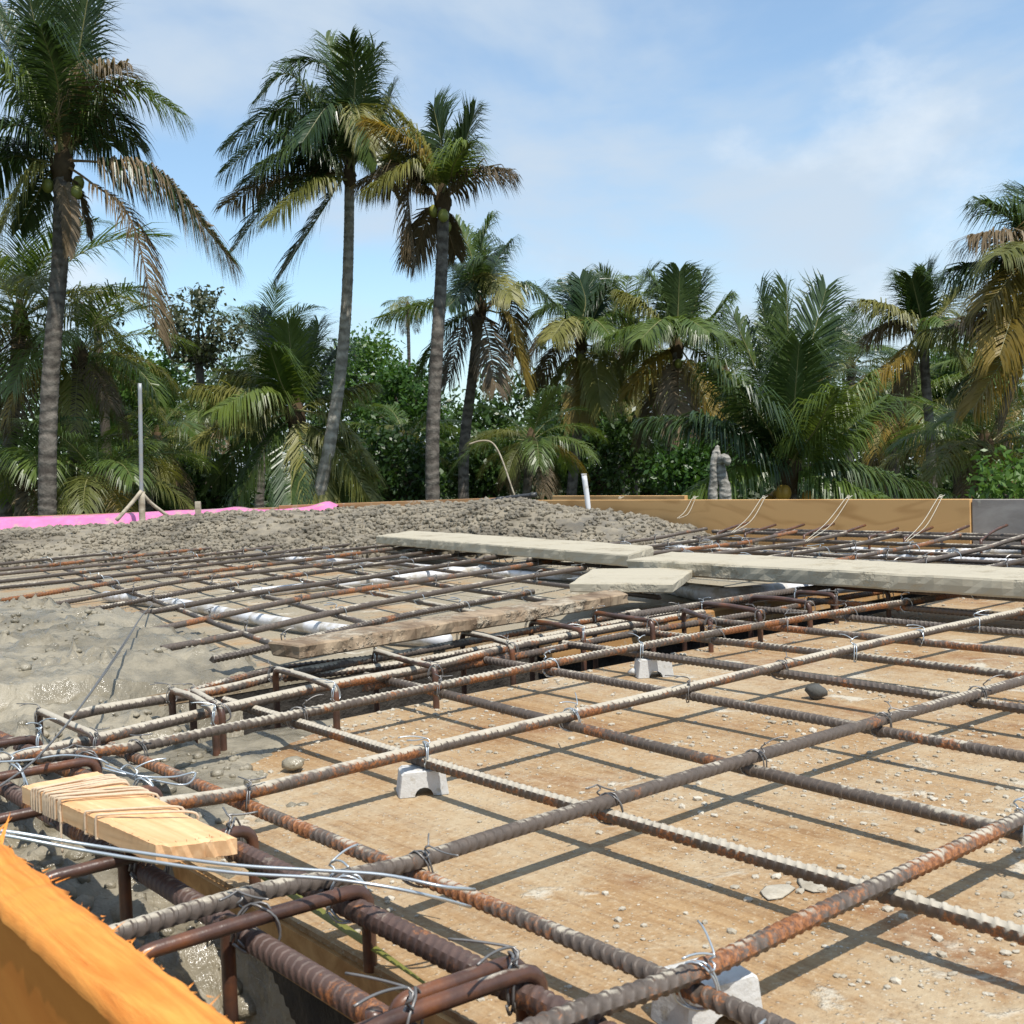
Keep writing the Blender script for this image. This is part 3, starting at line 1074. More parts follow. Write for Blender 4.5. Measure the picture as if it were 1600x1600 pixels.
bars_a = {}
for i in CROSS:
    u0, u1 = A_RANGE[i]
    uu = np.linspace(u0, u1, 26)
    clampu = np.clip(uu, -.1, 1.5)
    vv = np.polyval(A_FIT[i], clampu) + .0012 * np.sin(uu * 9 + i * 2)
    bars_a[i] = bar(mat1, [uvz(u, v, a_z(i, u)) for u, v in zip(uu, vv)], RB, mats_a[i], spin=.9 + i * .7)
bm = [None, M['bar_rusty'], M['bar_cement'], M['bar_clean'], M['bar_clean'], M['bar_clean'], M['bar_cement'], M['bar_rusty'], M['bar_clean'], M['bar_rusty'], M['bar_clean'], M['bar_clean'], M['bar_clean']]
for j in range(1, 13):
    v0, v1 = (-.5, .90) if j < 5 else (-.9, .90)
    if j == 1:
        v0, v1 = -.16, .86
    vv = np.linspace(v0, v1, 20)
    uu = np.polyval(B_FIT[j], np.clip(vv, -.1, .8)) + .0012 * np.sin(vv * 8 + j)
    bar(mat1, [uvz(u, v, ZB + .001 * math.sin(v * 5 + j)) for u, v in zip(uu, vv)], RB * .98, bm[j], spin=.4 + j * .9)
for i in CROSS:
    for j in range(1, 13):
        u = float(np.polyval(B_FIT[j], np.polyval(A_FIT[i], B_FIT[j][-1])))
        v = float(np.polyval(A_FIT[i], min(u, 1.5)))
        if random.random() < .06:
            continue
        put_tie(bars_a[i], uvz(u, v, (ZA + ZB) / 2), YAW + random.uniform(-.25, .25) + (math.pi if random.random() < .5 else 0))

# ---- back mat
mat2 = thing('rebar_mat', uvz(1.2, 2.2, .02), 'dense rebar mat between the concrete heap and the middle beam', 'rebar mat')
Z2 = .0475
V0S = [1.20, 1.385, 1.597, 1.81, 2.03, 2.217, 2.424, 2.61, 2.80, 3.02, 3.24, 3.46]
SL = .235
UEND2 = [1.0, 1.42, 1.9, 2.0, 2.1, 2.15, 2.2, 2.2, 2.2, 2.2, 2.2, 2.1]
back_bars = []
for k, v0 in enumerate(V0S):
    us0 = .30 if v0 < 2.5 else -.1
    uu = np.linspace(us0, UEND2[k] + .1, 16)
    P = [uvz(u, v0 + (u - .36) * SL + .004 * math.sin(u * 3 + k), Z2 - .016 * float(sstep(us0 + .5, us0, u)) + .002 * math.sin(u * 5 + k * 2)) for u in uu]
    back_bars.append((bar(mat2, P, .0056, [M['bar_far'], M['bar_clean'], M['bar_rusty'], M['bar_far']][k % 4], near=(k < 7)), v0))
CR = [.50, .715, .925, 1.115, 1.31, 1.51, 1.72, 1.94, 2.15]
for k, u0 in enumerate(CR):
    vv = np.linspace(1.15, 3.7, 14)
    P = [uvz(u0 + (v - 1.6) * .17 + .004 * math.sin(v * 3 + k), v, Z2 - .0145 + .0015 * math.sin(v * 4 + k)) for v in vv]
    bar(mat2, P, .0054, [M['bar_far'], M['bar_clean'], M['bar_cement']][k % 3], near=False)
for b, v0 in back_bars:
    for u0 in CR:
        v = v0
        for _ in range(4):
            u = u0 + (v - 1.6) * .17
            v = v0 + (u - .36) * SL
        if u < .40 or u > 2.2 or random.random() < .12:
            continue
        put_tie(b, uvz(u, v, Z2 - .0073), YAW + .2 + random.uniform(-.3, .3), far=True, scale=.95)

# ---- mat and edge cage at the back right
mat3 = thing('rebar_mat', uvz(2.2, 1.2, .02), 'brown rebar mat between the right walkway plank and plywood form', 'rebar mat')
bars3 = []
for k, v0 in enumerate(np.arange(-.5, 2.15, .185)):
    uu = np.linspace(1.52, 2.60, 9)
    P = [uvz(u, v0 + (u - 1.8) * .10, .056 + .002 * math.sin(u * 5 + k) + .012 * float(sstep(2.3, 2.6, u))) for u in uu]
    bars3.append((bar(mat3, P, .0058, [M['bar_rusty'], M['bar_far'], M['bar_clean']][k % 3], near=False), v0))
for k, u0 in enumerate([1.62, 1.80, 1.97, 2.14, 2.30]):
    P = [uvz(u0 + .003 * math.sin(v * 4), v, .041) for v in np.linspace(-.7, 2.0, 10)]
    bar(mat3, P, .0054, [M['bar_far'], M['bar_clean']][k % 2], near=False)
    for b, v0 in bars3:
        if random.random() < .8:
            put_tie(b, uvz(u0, v0 + (u0 - 1.8) * .10, .0487), YAW + random.uniform(-.3, .3), far=True, scale=1.2)
cage3 = thing('beam_cage', uvz(2.6, 1.0, -.1), 'rusty edge beam cage with hooked stirrups beside the plywood form', 'beam cage')
for u0, z0 in ((2.50, .046), (2.60, .060), (2.74, .058), (2.55, -.09), (2.74, -.09)):
    bar(cage3, [uvz(u0 + .003 * math.sin(v * 3), v, z0) for v in np.linspace(-.9, 2.15, 10)], .0066, M['bar_rusty'] if z0 > .06 else M['bar_far'], near=False, name='main_bar')
for k, v0 in enumerate(np.arange(-.8, 2.12, .115)):
    lean = random.uniform(-.004, .012)
    P = [uvz(2.54, v0, -.10), uvz(2.54, v0, .050), uvz(2.553, v0 + .004, .060), uvz(2.64, v0 + .012, .068 + lean), uvz(2.735, v0 + .022, .078 + lean)]
    mesh_obj('stirrup', *tube(smooth_path(P, 26), .0042, 6), M['stirrup'], cage3)

# ---- cage of the middle beam
ZM = .040
cage2 = thing('beam_cage', uvz(.6, .9, -.18), 'cement-splashed beam cage with stirrups crossing the middle of the deck', 'beam cage')


def pxbar(parent, px, z, r, mat, near=True, name='main_bar', spin=None):
    zz = z if isinstance(z, (list, tuple)) else [z] * len(px)
    return bar(parent, smooth_path([W(a, b, c) for (a, b), c in zip(px, zz)], 24), r, mat, near, name, spin)


m1 = pxbar(cage2, [(-60, 1202), (130, 1160), (250, 1131), (330, 1112), (500, 1074), (660, 1045), (820, 1007), (1015, 972), (1100, 957)], ZM, .0057, M['bar_cement'])
m2 = pxbar(cage2, [(569, 1075), (680, 1049), (820, 1023), (1000, 988), (1180, 959), (1300, 937), (1392, 922)], [.028] * 7, .0057, M['bar_rusty'])
m3 = pxbar(cage2, [(100, 1122), (170, 1106), (340, 1079), (430, 1057), (520, 1040), (650, 1018), (800, 990), (1000, 956)], ZM, .0057, M['bar_cement'])
m4 = pxbar(cage2, [(280, 1086), (435, 1046), (600, 1026), (760, 996)], .036, .0052, M['bar_rusty'])
m5 = pxbar(cage2, [(440, 1060), (640, 1035), (900, 985), (1120, 945), (1300, 915)], .030, .0055, M['bar_cement'])
m6 = pxbar(cage2, [(980, 962), (1100, 944), (1240, 923), (1390, 904)], .050, .0057, M['bar_clean'])
for vv, zz in ((.86, -.06), (.93, -.075), (1.0, -.06), (.86, -.19), (.93, -.19), (1.0, -.19)):
    bar(cage2, [uvz(u, vv + .004 * math.sin(u * 4), zz) for u in np.linspace(.05, 2.1, 10)], .008, M['bar_rusty'], near=False, name='main_bar')
STIR = [((60, 1110), (150, 1150)), ((268, 1078), (335, 1110)), ((300, 1078), (346, 1104)), ((430, 1045), (524, 1074)), ((585, 1016), (680, 1042)), ((722, 988), (800, 1007)), ((829, 971), (911, 985)),
        ((928, 957), (1019, 970)), ((1068, 953), (1110, 967)), ((1096, 943), (1187, 955)), ((1172, 933), (1265, 942)), ((1242, 925), (1306, 930)), ((1300, 915), (1388, 923))]
for k, (b, f) in enumerate(STIR):
    pb, pf = W(*b, ZM + .013), W(*f, ZM + .013)
    dn = np.array([0, 0, -.235])
    d = pf - pb
    wb = np.array([random.uniform(-.003, .003), random.uniform(-.003, .003), random.uniform(-.002, .003)])
    P = [pb + d * .6 + dn, pb + dn, pb, pb + d * .5 + wb, pf, pf + dn + wb, pb + d * .7 + dn]
    mesh_obj('stirrup', *tube(rounded(P, .014), .0044, 8), M['stirrup_cement'] if k < 6 else M['stirrup'], cage2)
    for q in (pf, pb):
        if random.random() < .85:
            t_ = put_tie(cage2, q + (0, 0, -.007), YAW + random.uniform(-.3, .3), scale=.85)

# ---- cage of the near edge beam
ZN = .036
cage1 = thing('beam_cage', uvz(-.13, .25, -.2), 'thick brown beam cage over the open trench beside the orange board', 'beam cage')
n1 = bar(cage1, [uvz(u, v, ZN + .001 * math.sin(v * 9)) for u, v in ((-.066, -.5), (-.066, -.05), (-.069, .2), (-.070, .42), (-.075, .62), (-.082, .80), (-.09, 1.0))], .0072, M['bar_thick'], name='main_bar', spin=2.3)
n2 = bar(cage1, [uvz(u, v, ZN - .004) for u, v in ((-.130, -.5), (-.129, .03), (-.130, .22), (-.131, .42), (-.135, .70), (-.14, .95))], .0072, M['bar_thick'], name='main_bar', spin=1.1)
n3 = bar(cage1, [uvz(-.205, v, -.10) for v in np.linspace(-.5, .9, 6)], .0072, M['bar_thick'], name='main_bar')
n4 = bar(cage1, [uvz(u, v, .030) for u, v in ((-.172, .64), (-.168, .70), (-.165, .80), (-.16, .98))], .0066, M['bar_cement'], name='main_bar')
for uu_ in (-.08, -.14, -.20):
    bar(cage1, [uvz(uu_, v, -.205) for v in np.linspace(-.5, .3, 4)], .0072, M['bar_thick'], near=False, name='main_bar')
for k, (v0, u0, u1, dbl, du) in enumerate([(.215, -.205, -.060, 0, 0), (.372, -.205, -.055, 0, 0), (.060, -.205, -.058, 1, 0), (-.10, -.205, -.058, 0, 0), (.532, -.21, -.060, 0, 0), (.664, -.21, -.062, 0, 0), (.80, -.21, -.07, 0, 0)]):
    for q in range(1 + dbl):
        vo = v0 + q * .0115
        zt = ZN + .0120
        tilt = random.uniform(-.004, .004)
        P = [uvz(u0 + .05, vo, -.215), uvz(u0, vo, -.215), uvz(u0, vo, zt), uvz((u0 + u1) / 2, vo - .003, zt + .0008), uvz(u1, vo - .006 + tilt, zt), uvz(u1 + .002, vo - .005, -.215), uvz(u1 - .06, vo - .004, -.215)]
        if dbl and q:
            P = [uvz(u0 + .07, vo, zt - .012), uvz((u0 + u1) / 2, vo - .002, zt + .0008), uvz(u1, vo - .006, zt), uvz(u1 + .002, vo - .005, -.15)]
        mesh_obj('stirrup', *tube(rounded(P, .013), .0044, 10), M['stirrup'], cage1)
    if v0 in (.215, .372, .06):
        Q = [uvz(-.142, v0 + .016, -.215), uvz(-.142, v0 + .016, ZN + .004), uvz(-.142, v0 + .016, ZN + .010)]
        mesh_obj('stirrup', *tube(np.array(Q), .0044, 10), M['stirrup'], cage1)
    for uq in (-.069, -.131):
        t_ = put_tie(cage1, uvz(uq, v0, ZN + .006), YAW + random.uniform(-.4, .4), scale=1.2)


# ------------------------------------------------------------------ concrete spacers under the bars
def spacer(px, label, s=1.0, rot=0.0):
    p = W(px[0], px[1], 0.0)
    w, d, h, a = .047 * s, .030 * s, .0235 * s, .009 * s
    n = 7
    prof = [(-w / 2, 0), (-a, 0)] + [(-a * math.cos(t), a * .95 * math.sin(t)) for t in np.linspace(.3, math.pi - .3, n)] + [(a, 0), (w / 2, 0), (w / 2 - .003 * s, h * .9), (w / 2 - .006 * s, h), (-w / 2 + .006 * s, h), (-w / 2 + .003 * s, h * .9)]
    m = len(prof)
    V, F = [], []
    for y, k in ((-d / 2, .96), (-d / 2 + .0025 * s, 1.0), (d / 2 - .0025 * s, 1.0), (d / 2, .96)):
        V += [(x * k, y, .0005 + z * (k if z > 0 else 1)) for x, z in prof]
    for L in range(3):
        for j in range(m):
            q = (j + 1) % m
            F.append((L * m + j, L * m + q, (L + 1) * m + q, (L + 1) * m + j))
    F.append(tuple(range(m - 1, -1, -1)))
    F.append(tuple(range(3 * m, 4 * m)))
    o = mesh_obj('concrete_spacer', V, F, M['spacer'], smooth=False)
    o.location = p
    o.rotation_euler = (0, 0, rot)
    return tag(o, label, 'spacer', 'concrete spacer blocks under the rebar mat')


spacer((660, 1238), 'grey concrete spacer block with arched base, left of centre under bars', 1.0, .20)
spacer((1021, 1056), 'grey concrete spacer block at the edge of the middle trench', 1.12, .10)
spacer((1105, 1592), 'pale concrete spacer block at the bottom edge under the rusty crossing', 1.12, .45)


# ------------------------------------------------------------------ white conduits below the back mats
def conduit(px, z, r, label, sides=12):
    P = smooth_path([W(a, b, z) for a, b in px], 30)
    o = mesh_obj('conduit_pipe', *tube(P, r, sides), M['pvc'])
    return tag(o, label, 'pipe', 'white plastic conduits laid under the back mats')


conduit([(165, 931), (230, 938), (300, 947), (400, 967), (545, 987), (700, 1001)], .016, .0125, 'white plastic conduit bending from the wet concrete towards the bark-edged timber')
conduit([(395, 926), (512, 914), (590, 906), (662, 899), (760, 889), (860, 878)], .014, .011, 'white plastic conduit running diagonally up to the left plank')
conduit([(395, 872), (500, 876), (617, 883), (700, 890), (905, 903), (1010, 914)], .013, .010, 'long white plastic conduit passing from the heap to the short offcut board')
conduit([(1040, 915), (1120, 930), (1200, 925), (1330, 913), (1450, 905)], .018, .018, 'thick white plastic pipe under the bars below the right plank')
conduit([(1050, 857), (1200, 866), (1305, 871), (1372, 872), (1500, 876), (1640, 884)], .020, .012, 'white plastic conduit just behind the right plank')
conduit([(1300, 858), (1400, 863), (1450, 865), (1530, 861), (1640, 858)], .018, .011, 'white plastic conduit farthest back near the plywood form')
v, f = tube(smooth_path([W(a, b, .024) for a, b in [(1366, 873), (1378, 871), (1395, 871), (1410, 872), (1420, 874)]], 12), [.012, .017, .019, .021, .021, .020, .021, .021, .019, .018, .016, .012], 12)
tag(mesh_obj('plastic_bottle', v, f, M['pvc']), 'small crumpled white plastic bottle lying in the back right mat', 'bottle')


# ------------------------------------------------------------------ wires
def wire(px, zs, r, mat, label, cat='wire', name='loose_wire', n=50, twin=0.0, group=None):
    P = smooth_path([W(a, b, z) for (a, b), z in zip(px, zs)], n)
    g = tube(P, r, 6)
    if twin:
        off = np.stack([np.zeros(n), np.zeros(n), twin * np.sin(np.linspace(0, 9, n))], 1) + np.array([twin, -twin, 0])
        g = merge([g, tube(P + off, r, 6)])
    return tag(mesh_obj(name, *g, mat), label, cat, group)


wire([(-60, 1296), (10, 1299), (150, 1322), (350, 1350), (480, 1359), (600, 1367), (690, 1385), (742, 1390)], [.10, .098, .085, .075, .070, .066, .060, .050], .0011, M['wire_bright'],
     'bright straight galvanised wire stretched over the near cage, upper strand')
wire([(-60, 1302), (10, 1306), (150, 1332), (350, 1362), (500, 1372), (600, 1385), (680, 1402), (735, 1417)], [.098, .096, .083, .073, .068, .062, .050, .035], .0011, M['wire_bright'],
     'bright galvanised wire stretched over the near cage, lower strand')
wire([(238, 945), (222, 962), (190, 1010), (130, 1098), (70, 1172), (20, 1215), (-40, 1250)], [.050, .060, .068, .072, .070, .066, .062], .0010, M['wire'],
     'grey doubled wire rising diagonally over the wet concrete at left', twin=.0016)
wire([(160, 1200), (190, 1208), (240, 1219), (290, 1226), (305, 1207), (270, 1214), (215, 1212), (165, 1196)], [.062, .058, .050, .046, .047, .050, .056, .062], .0009, M['wire_bright'],
     'loop of bright wire beside the string-wound offcut')
wire([(-40, 1192), (40, 1188), (100, 1180), (150, 1185), (170, 1194)], [.066, .066, .068, .066, .060], .0009, M['wire_bright'], 'short bright wire lying along the stirrup at far left')
# wires that brace the plywood form back to the mat
for k, (a, b, lab) in enumerate([((1190, 784), (1143, 832), 'pale brace wire where the heap meets the golden plywood'),
                                 ((1322, 781), (1258, 846), 'pale doubled brace wire tied over the middle of the golden plywood'),
                                 ((1466, 778), (1414, 846), 'pale doubled brace wire near the end of the golden plywood'),
                                 ((1082, 785), (1058, 810), 'pale brace wire left of the palm stump'),
                                 ((966, 784), (950, 800), 'pale curled brace wire on the plywood beside the white pipe stub')]):
    pa = uvz(UB + .004, 0, .163)
    d = ray(*a)
    # the wire's upper end lies on top of the board line u = UB
    q = np.array([0, 0, CAMZ])
    nrm = np.array([EA[0], EA[1], 0])
    t = ((pa - q) @ nrm) / (d @ nrm)
    top = q + d * t
    top[2] = .165
    bot = W(b[0], b[1], .062 if k in (1, 2) else .10)
    mid = (top + bot) / 2 + np.array([0, 0, -.012])
    out = top + np.array([EA[0] * .02, EA[1] * .02, .003])
    parts = [tube(smooth_path([out, top, mid, bot], 24), .0010, 5), tube(smooth_path([out + (.01, 0, .004), top + (.012, 0, 0), mid + (.012, 0, -.008), bot + (.006, 0, 0)], 24), .0009, 5)]
    curl = [top + np.array([.005 * math.cos(q_) + .008, .0, .003 + .005 * math.sin(q_)]) for q_ in np.linspace(0, 5, 9)]
    parts.append(tube(smooth_path([top] + curl, 20), .0013, 5))
    tag(mesh_obj('brace_wire', *merge(parts), M['wire_white']), lab, 'wire')

# ------------------------------------------------------------------ offcut of pine wound with string
BC = [W(34, 1226, .079), W(243, 1318, .074), W(370, 1302, .072), W(152, 1203, .079)]      # top: front-left, front-right, back-right, back-left
org = np.array(BC[0])
dx = norm(BC[1] - BC[0])
dy = norm(np.cross((0, 0, 1), dx))
dz = np.cross(dx, dy)
R = np.stack([dx, dy, dz])
Q = (np.array(BC) - org) @ R.T
TH = .0135
V, F = [], []
nx, ny = 60, 14
rr = random.Random(3)
for side in (0, 1):
    for i in range(nx):
        for j in range(ny):
            a, b = i / (nx - 1), j / (ny - 1)
            q = Q[0] * (1 - a) * (1 - b) + Q[1] * a * (1 - b) + Q[2] * a * b + Q[3] * (1 - a) * b
            endj = .004 * fbm(b * 9, 2, side, 3) if i in (0, nx - 1) else 0
            q = q + np.array([endj * (1 if i else -1), 0, 0])
            if side == 0:
                q[2] += .0005 * fbm(a * 30, b * 9, 1, 3) - (.0012 if i in (0, nx - 1) or j in (0, ny - 1) else 0)
                if a > .62 and b > .15:
                    q[2] -= .0022 * float(sstep(.62, .66, a + .03 * fbm(b * 6, 1, 1, 2)))      # split step in the top face
            else:
                q[2] -= TH
            V.append(q)
g = lambda s, i, j: s * nx * ny + i * ny + j
for i in range(nx - 1):
    for j in range(ny - 1):
        F.append((g(0, i, j), g(0, i + 1, j), g(0, i + 1, j + 1), g(0, i, j + 1)))
        F.append((g(1, i, j), g(1, i, j + 1), g(1, i + 1, j + 1), g(1, i + 1, j)))
for i in range(nx - 1):
    F.append((g(0, i, 0), g(1, i, 0), g(1, i + 1, 0), g(0, i + 1, 0)))
    F.append((g(0, i, ny - 1), g(0, i + 1, ny - 1), g(1, i + 1, ny - 1), g(1, i, ny - 1)))
for j in range(ny - 1):
    F.append((g(0, 0, j), g(0, 0, j + 1), g(1, 0, j + 1), g(1, 0, j)))
    F.append((g(0, nx - 1, j), g(1, nx - 1, j), g(1, nx - 1, j + 1), g(0, nx - 1, j + 1)))
blk = mesh_obj('wood_offcut', V, F, M['pine'], smooth=False)
blk.matrix_world = Matrix(((dx[0], dy[0], dz[0], org[0]), (dx[1], dy[1], dz[1], org[1]), (dx[2], dy[2], dz[2], org[2]), (0, 0, 0, 1)))
tag(blk, 'fresh pine offcut wound with string, resting on the near cage', 'wood block')


def blk_pt(a, b, h):
    q = Q[0] * (1 - a) * (1 - b) + Q[1] * a * (1 - b) + Q[2] * a * b + Q[3] * (1 - a) * b
    return q + np.array([0, 0, h])


for k in range(17):
    a0 = .10 + .016 * k + rr.uniform(-.012, .012) if k < 15 else (.52, .60)[k - 15]
    a1 = a0 + rr.uniform(-.02, .05) + (.10 if k > 7 else .03)
    h = .0012 + .0007 * (k % 3)
    pts = [blk_pt(a0, -.012, -TH - .001), blk_pt(a0 + .002, -.016, -TH * .5), blk_pt(a0 + .004, -.010, h * .4), blk_pt(a0 + .012, .04, h), blk_pt((a0 + a1) / 2, .5, h * 1.1), blk_pt(a1, .97, h), blk_pt(a1, 1.015, -TH * .5), blk_pt(a1, 1.01, -TH - .001), blk_pt((a0 + a1) / 2, .5, -TH - .0015), blk_pt(a0, -.012, -TH - .001)]
    s_ = mesh_obj('string_turn', *tube(smooth_path(pts, 60), .00085, 6, cap=False), M['string'])
    s_.parent = blk
pts = [blk_pt(.33, -.016, -TH * .4), blk_pt(.335, -.02, -TH), blk_pt(.34, -.03, -TH - .012), blk_pt(.345, -.03, -TH - .022)]
s_ = mesh_obj('string_end', *tube(smooth_path(pts, 14), .0009, 6), M['string'])
s_.parent = blk
parts = []
for k in range(160):                                       # torn fibres round the cut edges
    e = rr.choice(['f', 'f', 'r'])
    a, b = (rr.random(), 0.0) if e == 'f' else (1.0, rr.random())
    p = blk_pt(a, b, -TH * rr.choice([0, 1, 1]) * 1.0)
    d = norm(np.array([rr.gauss(.3, .6) if e == 'f' else abs(rr.gauss(.8, .4)), -abs(rr.gauss(.6, .4)) if e == 'f' else rr.gauss(0, .4), rr.gauss(-.2, .4)]))
    w = np.array([.0004, .0, .0003])
    parts.append((np.array([p - w, p + w, p + d * rr.uniform(.001, .006)]), [(0, 1, 2)]))
s_ = tag(mesh_obj('wood_fibres', *merge(parts), M['pine']), kind='stuff')
s_.parent = blk

# ------------------------------------------------------------------ green leaf strip beside the near trench
P = smooth_path([W(352, 1332, .030), W(480, 1412, .018), W(600, 1492, .010), W(685, 1552, .006)], 30)
Tn = norm(np.gradient(P, axis=0))
sd = norm(np.cross(Tn, (0, 0, 1)))
wd = .0035 * np.sin(np.linspace(.5, math.pi - .02, 30)) + .0006
V = np.concatenate([P + sd * wd[:, None], P + np.array([0, 0, .0012]), P - sd * wd[:, None]])
F = [(i, i + 1, 31 + i, 30 + i) for i in range(29)] + [(30 + i, 31 + i, 61 + i, 60 + i) for i in range(29)]
tag(mesh_obj('leaf_strip', V, F, M['leaf_strip']), 'narrow green palm leaflet lying along the near trench edge', 'leaf')


# ------------------------------------------------------------------ stones and crumbs on the deck
def stone(px, z, size, mat, label, flat=.6, seed=0, sq=1.0):
    r = np.random.default_rng(seed)
    V, F = [], []
    nl, ns = 6, 9
    for i in range(nl + 1):
        ph = math.pi * i / nl
        for j in range(ns):
            th = 2 * math.pi * j / ns
            d = np.array([math.sin(ph) * math.cos(th), math.sin(ph) * math.sin(th) * sq, math.cos(ph) * flat])
            n = 1 + .35 * fbm(d[0] * 1.4 + seed, d[1] * 1.4, d[2] * 1.4, 3)
            V.append(d * n * size / 2)
    for i in range(nl):
        for j in range(ns):
            k = (j + 1) % ns
            F.append((i * ns + j, (i + 1) * ns + j, (i + 1) * ns + k, i * ns + k))
    V = np.array(V)
    V[:, 2] -= V[:, 2].min()
    o = mesh_obj('stone', V, F, mat, smooth=True)
    o.location = W(px[0], px[1], z)
    o.rotation_euler = (0, 0, r.uniform(0, 6))
    return tag(o, label, 'stone')


stone((1276, 1092), 0, .026, M['stone_dark'], 'dark grey rounded stone on the deck right of centre', .7, 3)
stone((460, 1202), .002, .026, M['concrete'], 'grey clod of concrete on the wet slurry patch', .5, 5)
stone((482, 1306), 0, .016, M['gravel'], 'pale stone beside the bar near the pine offcut', .6, 8)
stone((992, 1056), 0, .018, M['spacer'], 'broken grey lump beside the spacer at the middle trench', .6, 9)
stone((1215, 1395), 0, .034, M['gravel'], 'flat pale splash of dried cement on the deck at right', .07, 11, .6)
stone((1272, 1382), 0, .036, M['gravel'], 'larger flat pale cement splash beside the second bar', .06, 12, .6)

parts = []
rg = np.random.default_rng(21)
cnt = 0
while cnt < 9500:
    u, v = rg.uniform(-.05, 1.75), rg.uniform(-.35, .81)
    dens = fbm(u * 5, v * 5, 7.7, 4)
    if rg.random() > .30 + dens * 1.1:
        continue
    sz = .0012 + .0075 * rg.random() ** 5
    pv, pf = pebble(rg, sz, .5)
    parts.append((pv + uvz(u, v, sz * .10), pf))
    cnt += 1
for k in range(900):                                        # crumbs swept along the trench edges and into clusters
    if k % 2:
        u, v = rg.uniform(.2, 1.9), MID_V0 - abs(rg.normal(0, .03)) - .002
    else:
        c = [(.25, .08), (.42, .02), (.33, .30), (.30, -.06), (.62, .42), (.5, .62), (.10, .12), (.02, .30)][k // 2 % 8]
        u, v = c[0] + rg.normal(0, .035), c[1] + rg.normal(0, .035)
    sz = .0016 + .008 * rg.random() ** 3
    pv, pf = pebble(rg, sz, .55)
    parts.append((pv + uvz(u, v, sz * .12), pf))
tag(mesh_obj('gravel', *merge(parts), M['gravel'], smooth=False), 'crumbs of dried cement and gravel scattered on the deck', kind='stuff')
parts = []
for k in range(900):
    u, v = rg.uniform(.55, 2.2), rg.uniform(1.12, 3.3)
    sz = .003 + .010 * rg.random() ** 3
    pv, pf = pebble(rg, sz, .5)
    parts.append((pv + uvz(u, v, sz * .1), pf))
tag(mesh_obj('gravel', *merge(parts), M['concrete'], smooth=False), 'spilled concrete crumbs on the deck under the back mat', kind='stuff')

# ------------------------------------------------------------------ things standing on the heap
pb = at(222, 812, 4.75)
post = thing('survey_post', pb, 'thin grey upright post braced by two sticks, standing in the concrete at left', 'post')
mesh_obj('pole', *tube(smooth_path([pb + (0, 0, -.14), at(221, 770, 4.75), at(220, 690, 4.75), at(218.5, 599, 4.75)], 24), .0086, 10), M['steel_post'], post)
mesh_obj('sleeve', *tube(smooth_path([pb + (.001, -.002, -.12), at(222, 800, 4.75), at(221.5, 768, 4.75)], 10), .0138, 8), M['stick'], post)
mesh_obj('brace', *tube(smooth_path([at(221, 767, 4.74), at(205, 787, 4.71), at(182, 813, 4.67)], 10), .0084, 7), M['stick'], post)
mesh_obj('brace', *tube(smooth_path([at(222, 770, 4.75), at(236, 786, 4.78), at(262, 806, 4.83)], 10), .0076, 7), M['stick'], post)

pv0 = at(919, 792, 4.5)
pv1 = at(912.5, 741, 4.5)
stub = thing('pipe_stub', pv0, 'upright white plastic pipe stub beyond the heap', 'pipe')
mesh_obj('pipe', *tube(smooth_path([pv0 + (0, 0, -.1), pv0, pv1], 10), .0105, 14), M['pvc'], stub)
mesh_obj('pipe_cap', *tube(np.array([pv1 - (0, 0, .004), pv1 + (0, 0, .002)]), .0112, 14), M['pvc'], stub)

P = smooth_path([at(725, 790, 4.72), at(760, 784, 4.68), at(800, 777, 4.64), at(838, 773, 4.60)], 14)
tag(mesh_obj('pipe', *merge([tube(P, .0085, 10), tube(P[6:8] + 0, .0105, 10), tube(P[-2:], .0105, 10)]), M['black_pipe']), 'black pipe lying over the crest of the heap', 'pipe')
P = smooth_path([at(733, 694, 4.7), at(750, 689, 4.7), at(766, 690, 4.7), at(777, 702, 4.7), at(787, 725, 4.7), at(798, 757, 4.7), at(808, 786, 4.7)], 40)
tag(mesh_obj('bent_rod', *tube(P, .0034, 7), M['stick']), 'thin pale bent rod arching up from the crest of the heap', 'rod')
pc = at(310, 806, 4.85)
cpv, cpf = box_geo(-.011, .011, -.011, .011, -.10, .062, .002)
o = mesh_obj('stub_post', cpv, cpf, M['stick'], smooth=False)
o.location = pc
tag(o, 'short square stub post behind the pink sheeting', 'post')


# ================================================================== palms
GZ = -3.6
VR = np.random.default_rng(11)
FM = {'d': 'f_dark', 'g': 'f_green', 'o': 'f_olive', 'y': 'f_yellow', 'b': 'f_brown'}


